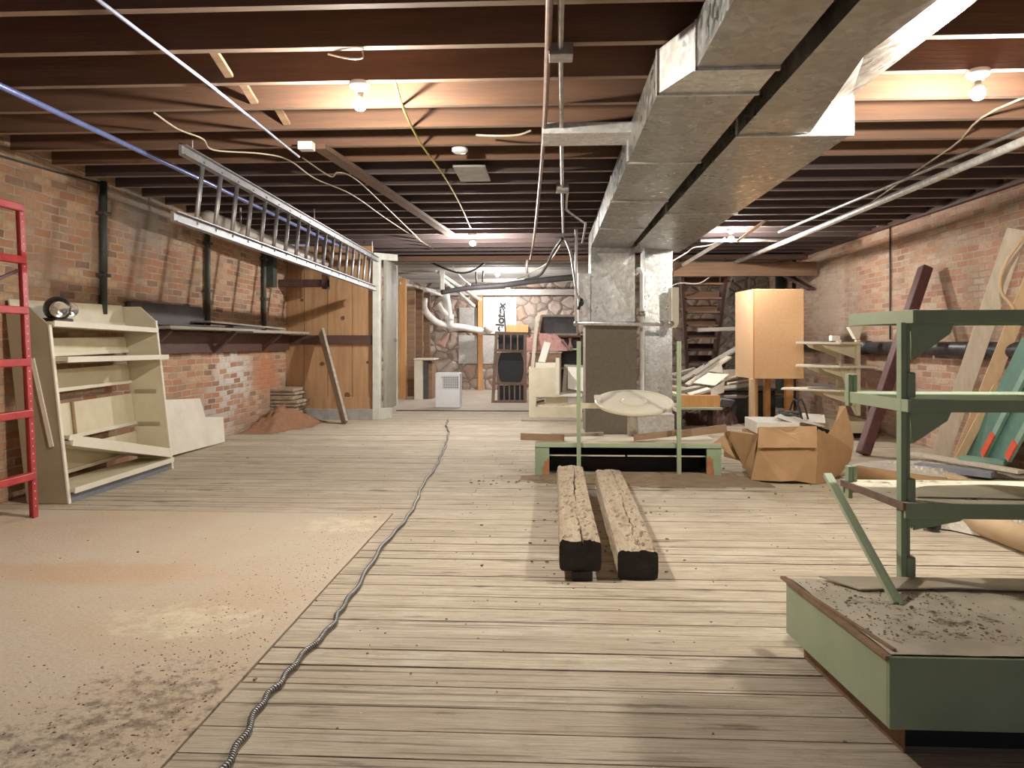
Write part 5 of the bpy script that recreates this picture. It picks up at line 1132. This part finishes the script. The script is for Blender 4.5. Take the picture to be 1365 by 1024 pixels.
for sgn, xs in ((1, 662), (-1, 700)):
    for k in range(8):
        t0, t1 = k / 8, (k + 1) / 8
        f0, f1 = 4.5 * abs(2 * t0 - 1) ** 2.2, 4.5 * abs(2 * t1 - 1) ** 2.2
        e0, e1 = (f0, f1)
        b.prism([sd(xs, 510 - 40 * t0), sd(xs + sgn * (1.5 + e0), 510 - 40 * t0), sd(xs + sgn * (1.5 + e1), 510 - 40 * t1), sd(xs, 510 - 40 * t1)], (0, 0.02, 0))
b.build('oval_frame', M_dkdoor, r)
B().prism([p + V((0, 0.05, 0)) for p in (sd(663, 534), sd(699, 534), sd(699, 514), sd(663, 514))], (0, 0.01, 0)).prism([p + V((0, 0.05, 0)) for p in (sd(664, 466), sd(699, 467), sd(699, 447), sd(664, 446))], (0, 0.01, 0)).build('backing', M_black, r)
# cream checkout-counter carcass
r = T('cream_counter', 'cream steel counter carcass with an open shelf, left of the taupe duct box', 'counter')
Y = 11.55
X0, X1, X2 = at(705, 500, Y).x, at(745, 500, Y).x, at(776, 500, Y).x
B().box(X0, X1, Y, Y + 0.03, 0.32, at(705, 490, Y).z).build('front_panel', M_cream, r, 0.004)
B().box(X0, X2, Y, Y + 0.03, 0.0, 0.17).build('kick_panel', M_cream, r, 0.004)
B().box(X0, X0 + 0.11, Y, Y + 0.03, 0.17, 0.32).build('corner_post', M_cream, r)
B().box(X0 + 0.03, X2, Y + 0.03, Y + 0.55, 0.14, 0.17).build('lower_shelf', M_cream, r, 0.003)
B().box(X1, X2, Y, Y + 0.5, 0.33, 0.36).build('side_shelf', M_creamlt, r, 0.003)
B().box(X1 - 0.045, X1 + 0.01, Y - 0.01, Y + 0.5, 0.36, at(745, 478, Y).z).build('upright_panel', M_creamlt, r, 0.003)
B().box(X0, X0 + 0.03, Y + 0.03, Y + 0.55, 0, at(705, 490, Y).z).build('end_panel', M_cream, r, 0.003)
B().box(X0 + 0.1, X1 - 0.05, Y + 0.04, Y + 0.3, at(705, 490, Y).z - 0.03, at(705, 484, Y).z).build('top_tray', M_creamlt, r, 0.004)
a, c = at(727, 529, Y + 0.1), at(757, 538, Y + 0.1)
S('small_carton', B().box(a.x, c.x, Y + 0.08, Y + 0.3, 0.205, 0.32), M_cream, 'small cream box on the lower shelf of the cream counter', 'box', None, 0.005)
for k, (p, q, m, l) in enumerate((((714, 537), (765, 541), M_lum, 'tan strip lying on the lower shelf of the cream counter'), ((713, 541), (776, 543), M_lumpale, 'pale strip lying low on the cream counter shelf'), ((716, 536), (725, 534), M_dkwood, 'dark scrap on the left of the cream counter shelf'))):
    A, C = at(*p, Y + 0.1 - 0.03 * k), at(*q, Y + 0.15 - 0.03 * k); A.z = max(A.z, 0.186); C.z = max(C.z, 0.186)
    S('shelf_strip', B().bar(A, C, 0.03, 0.03, (0, 1, 0)), m, l, 'strip of wood')
S('white_bracket', B().bar(at(722, 484, 11.7), at(730, 458, 11.9), 0.11, 0.08, (1, 0, 0)), M_paper, 'white boxy fitting slanting on top of the cream counter', 'fitting', None, 0.004)
r = T('framed_panel', 'dirty pale framed panel leaning right of the cream counter', 'panel')
a, c = at(752, 487, 12.0), at(777, 523, 12.0)
B().prism([at(749, 523, 11.9), at(778, 526, 11.9), at(778, 487, 12.1), at(752, 486, 12.1)], (0, 0.03, 0)).build('frame', M_grwood, r, 0.003)
B().prism([at(757, 518, 11.88), at(778, 522, 11.88), at(778, 490, 12.08), at(757, 489, 12.08)], (0, 0.02, 0)).build('canvas', M_whitedirty, r)
S('insulation_batt', crumple(at(725, 450, 16.5).x, 16.6, 0.55, 0.3, 0.35, 14, 20), M_pink, 'pink fibreglass batts heaped behind the cream counter', 'insulation')
bb = bpy.data.objects['insulation_batt']; bb.data.transform(Matrix.Translation((0, 0, 0.95)))
r = T('wooden_crate', 'brown wooden shelf crate carrying the pink batts behind the cream counter', 'crate')
xa, xb = at(705, 450, 16.4).x, at(748, 450, 16.4).x
B().box(xa, xb, 16.3, 16.9, 0.0, 0.93).build('crate_body', M_lumx, r, 0.01)
B().box(xa - 0.02, xb + 0.02, 16.28, 16.92, 0.93, 0.95).build('crate_top', M_lumpale, r)
r = T('picture_frame', 'wide dark picture frame propped high before the stone wall', 'frame')
fr = [(718, 446), (770, 446), (769, 421), (722, 421)]
P = [at(x, y, 16.9 if i < 2 else 17.15) for i, (x, y) in enumerate(fr)]
for i in range(4): B().bar(P[i], P[(i + 1) % 4], 0.07, 0.05, (0, 1, 0)).build('frame_bar', M_lumx if i % 2 else M_grwood, r)
B().prism([p + V((0, 0.04, 0)) for p in P], (0, 0.015, 0)).build('dark_glass', M_dkgrey, r)
r = T('storage_shelf', 'dark wooden shelf below the picture frame with odds and ends', 'shelf')
xa, xb = at(716, 450, 17.0).x, at(777, 450, 17.0).x
for z in (0.55, 0.98, 1.27): B().box(xa if z > 1 else xb - 0.55, xb, 16.95, 17.3, z, z + 0.04).build('shelf_board', M_lumx if z > 1 else M_trim, r)
for x in (xa, xb - 0.05): B().box(x, x + 0.05, 16.95, 17.3, -0.004, 1.31).build('shelf_upright', M_dkwood, r)
B().box(xb - 0.55, xb, 17.28, 17.3, 0, 1.27).build('shelf_back', M_dkgrey, r)
S('lamp_base', B().lathe([(0.001, 0), (0.07, 0), (0.08, 0.03), (0.04, 0.08), (0.025, 0.16), (0.045, 0.22), (0.02, 0.25), (0.001, 0.25)], (at(760, 470, 17.1).x, 17.1, 1.022), 14), M_pink, 'pale vase-shaped lamp base on the dark shelf below the picture frame', 'lamp base', None, 0, True)
S('leaning_lath', B().bar(at(707, 520, 15), at(716, 424, 16.8), 0.07, 0.03, (1, 0, 0)), M_lumpale, 'long pale lath leaning behind the screen door toward the picture frame', 'lath')
S('leaning_lath', B().bar(at(694, 515, 14.7), at(704, 472, 15.1), 0.1, 0.03, (1, 0, 0)), M_pink, 'pinkish board leaning beside the screen door', 'board')
S('threshold_plank', B().bar((-0.42, 11.15, 0.012), (1.4, 11.05, 0.012), 0.12, 0.022, (0, 1, 0)), M_grwoodx, 'grey plank lying on the floor in front of the cream counter', 'plank')
# floor crumbs
rnd = random.Random(77); b = B()
def crumb(x, y, s, z=0.002):
    a = rnd.uniform(0, 3); b.obox((x, y, z + s * 0.3), (s * math.cos(a), s * math.sin(a), 0), (-s * 0.6 * math.sin(a), s * 0.6 * math.cos(a), 0), (0, 0, s * 0.35))
for _ in range(800):
    t = rnd.random() ** 1.3; yv = 2.0 + 3.0 * t; crumb(-1.1 - abs(rnd.gauss(0, 0.16 + 0.3 * (1 - t))), yv + rnd.gauss(0, 0.1), rnd.uniform(0.001, 0.0035) * (1.3 - 0.6 * t), 0.003)
for _ in range(500): crumb(rnd.uniform(-3.4, 3.0), rnd.uniform(2.0, 8.5), rnd.uniform(0.0012, 0.005) * (1 if rnd.random() < 0.9 else 2))
for _ in range(200): crumb(rnd.gauss(0.7, 0.7), rnd.gauss(6.35, 0.12), rnd.uniform(0.004, 0.012))
for _ in range(120): crumb(rnd.gauss(0.32, 0.25), rnd.uniform(3.6, 5.6), rnd.uniform(0.003, 0.01))
S('floor_crumbs', b, M_crumb, 'brown crumbs of dirt and splinters strewn over the floor', 'dirt', None, 0, False, 'stuff')
rnd = random.Random(31); b = B()
for _ in range(420):
    x, yv = rnd.uniform(0.0, 0.45), rnd.uniform(0.08, 0.62); p = g(x, yv, 0.297); s = rnd.uniform(0.001, 0.0035) * (1 if rnd.random() < .93 else 2); crumb(p.x, p.y, s, 0.297)
for _ in range(60):
    p = g(rnd.uniform(0.4, 0.9), rnd.uniform(0.02, 0.6), 0.297); crumb(p.x, p.y, rnd.uniform(0.001, 0.003), 0.297)
S('deck_crumbs', b, M_crumb, 'dark crumbs of dirt on the green stand deck', 'dirt', None, 0, False, 'stuff')

settle()
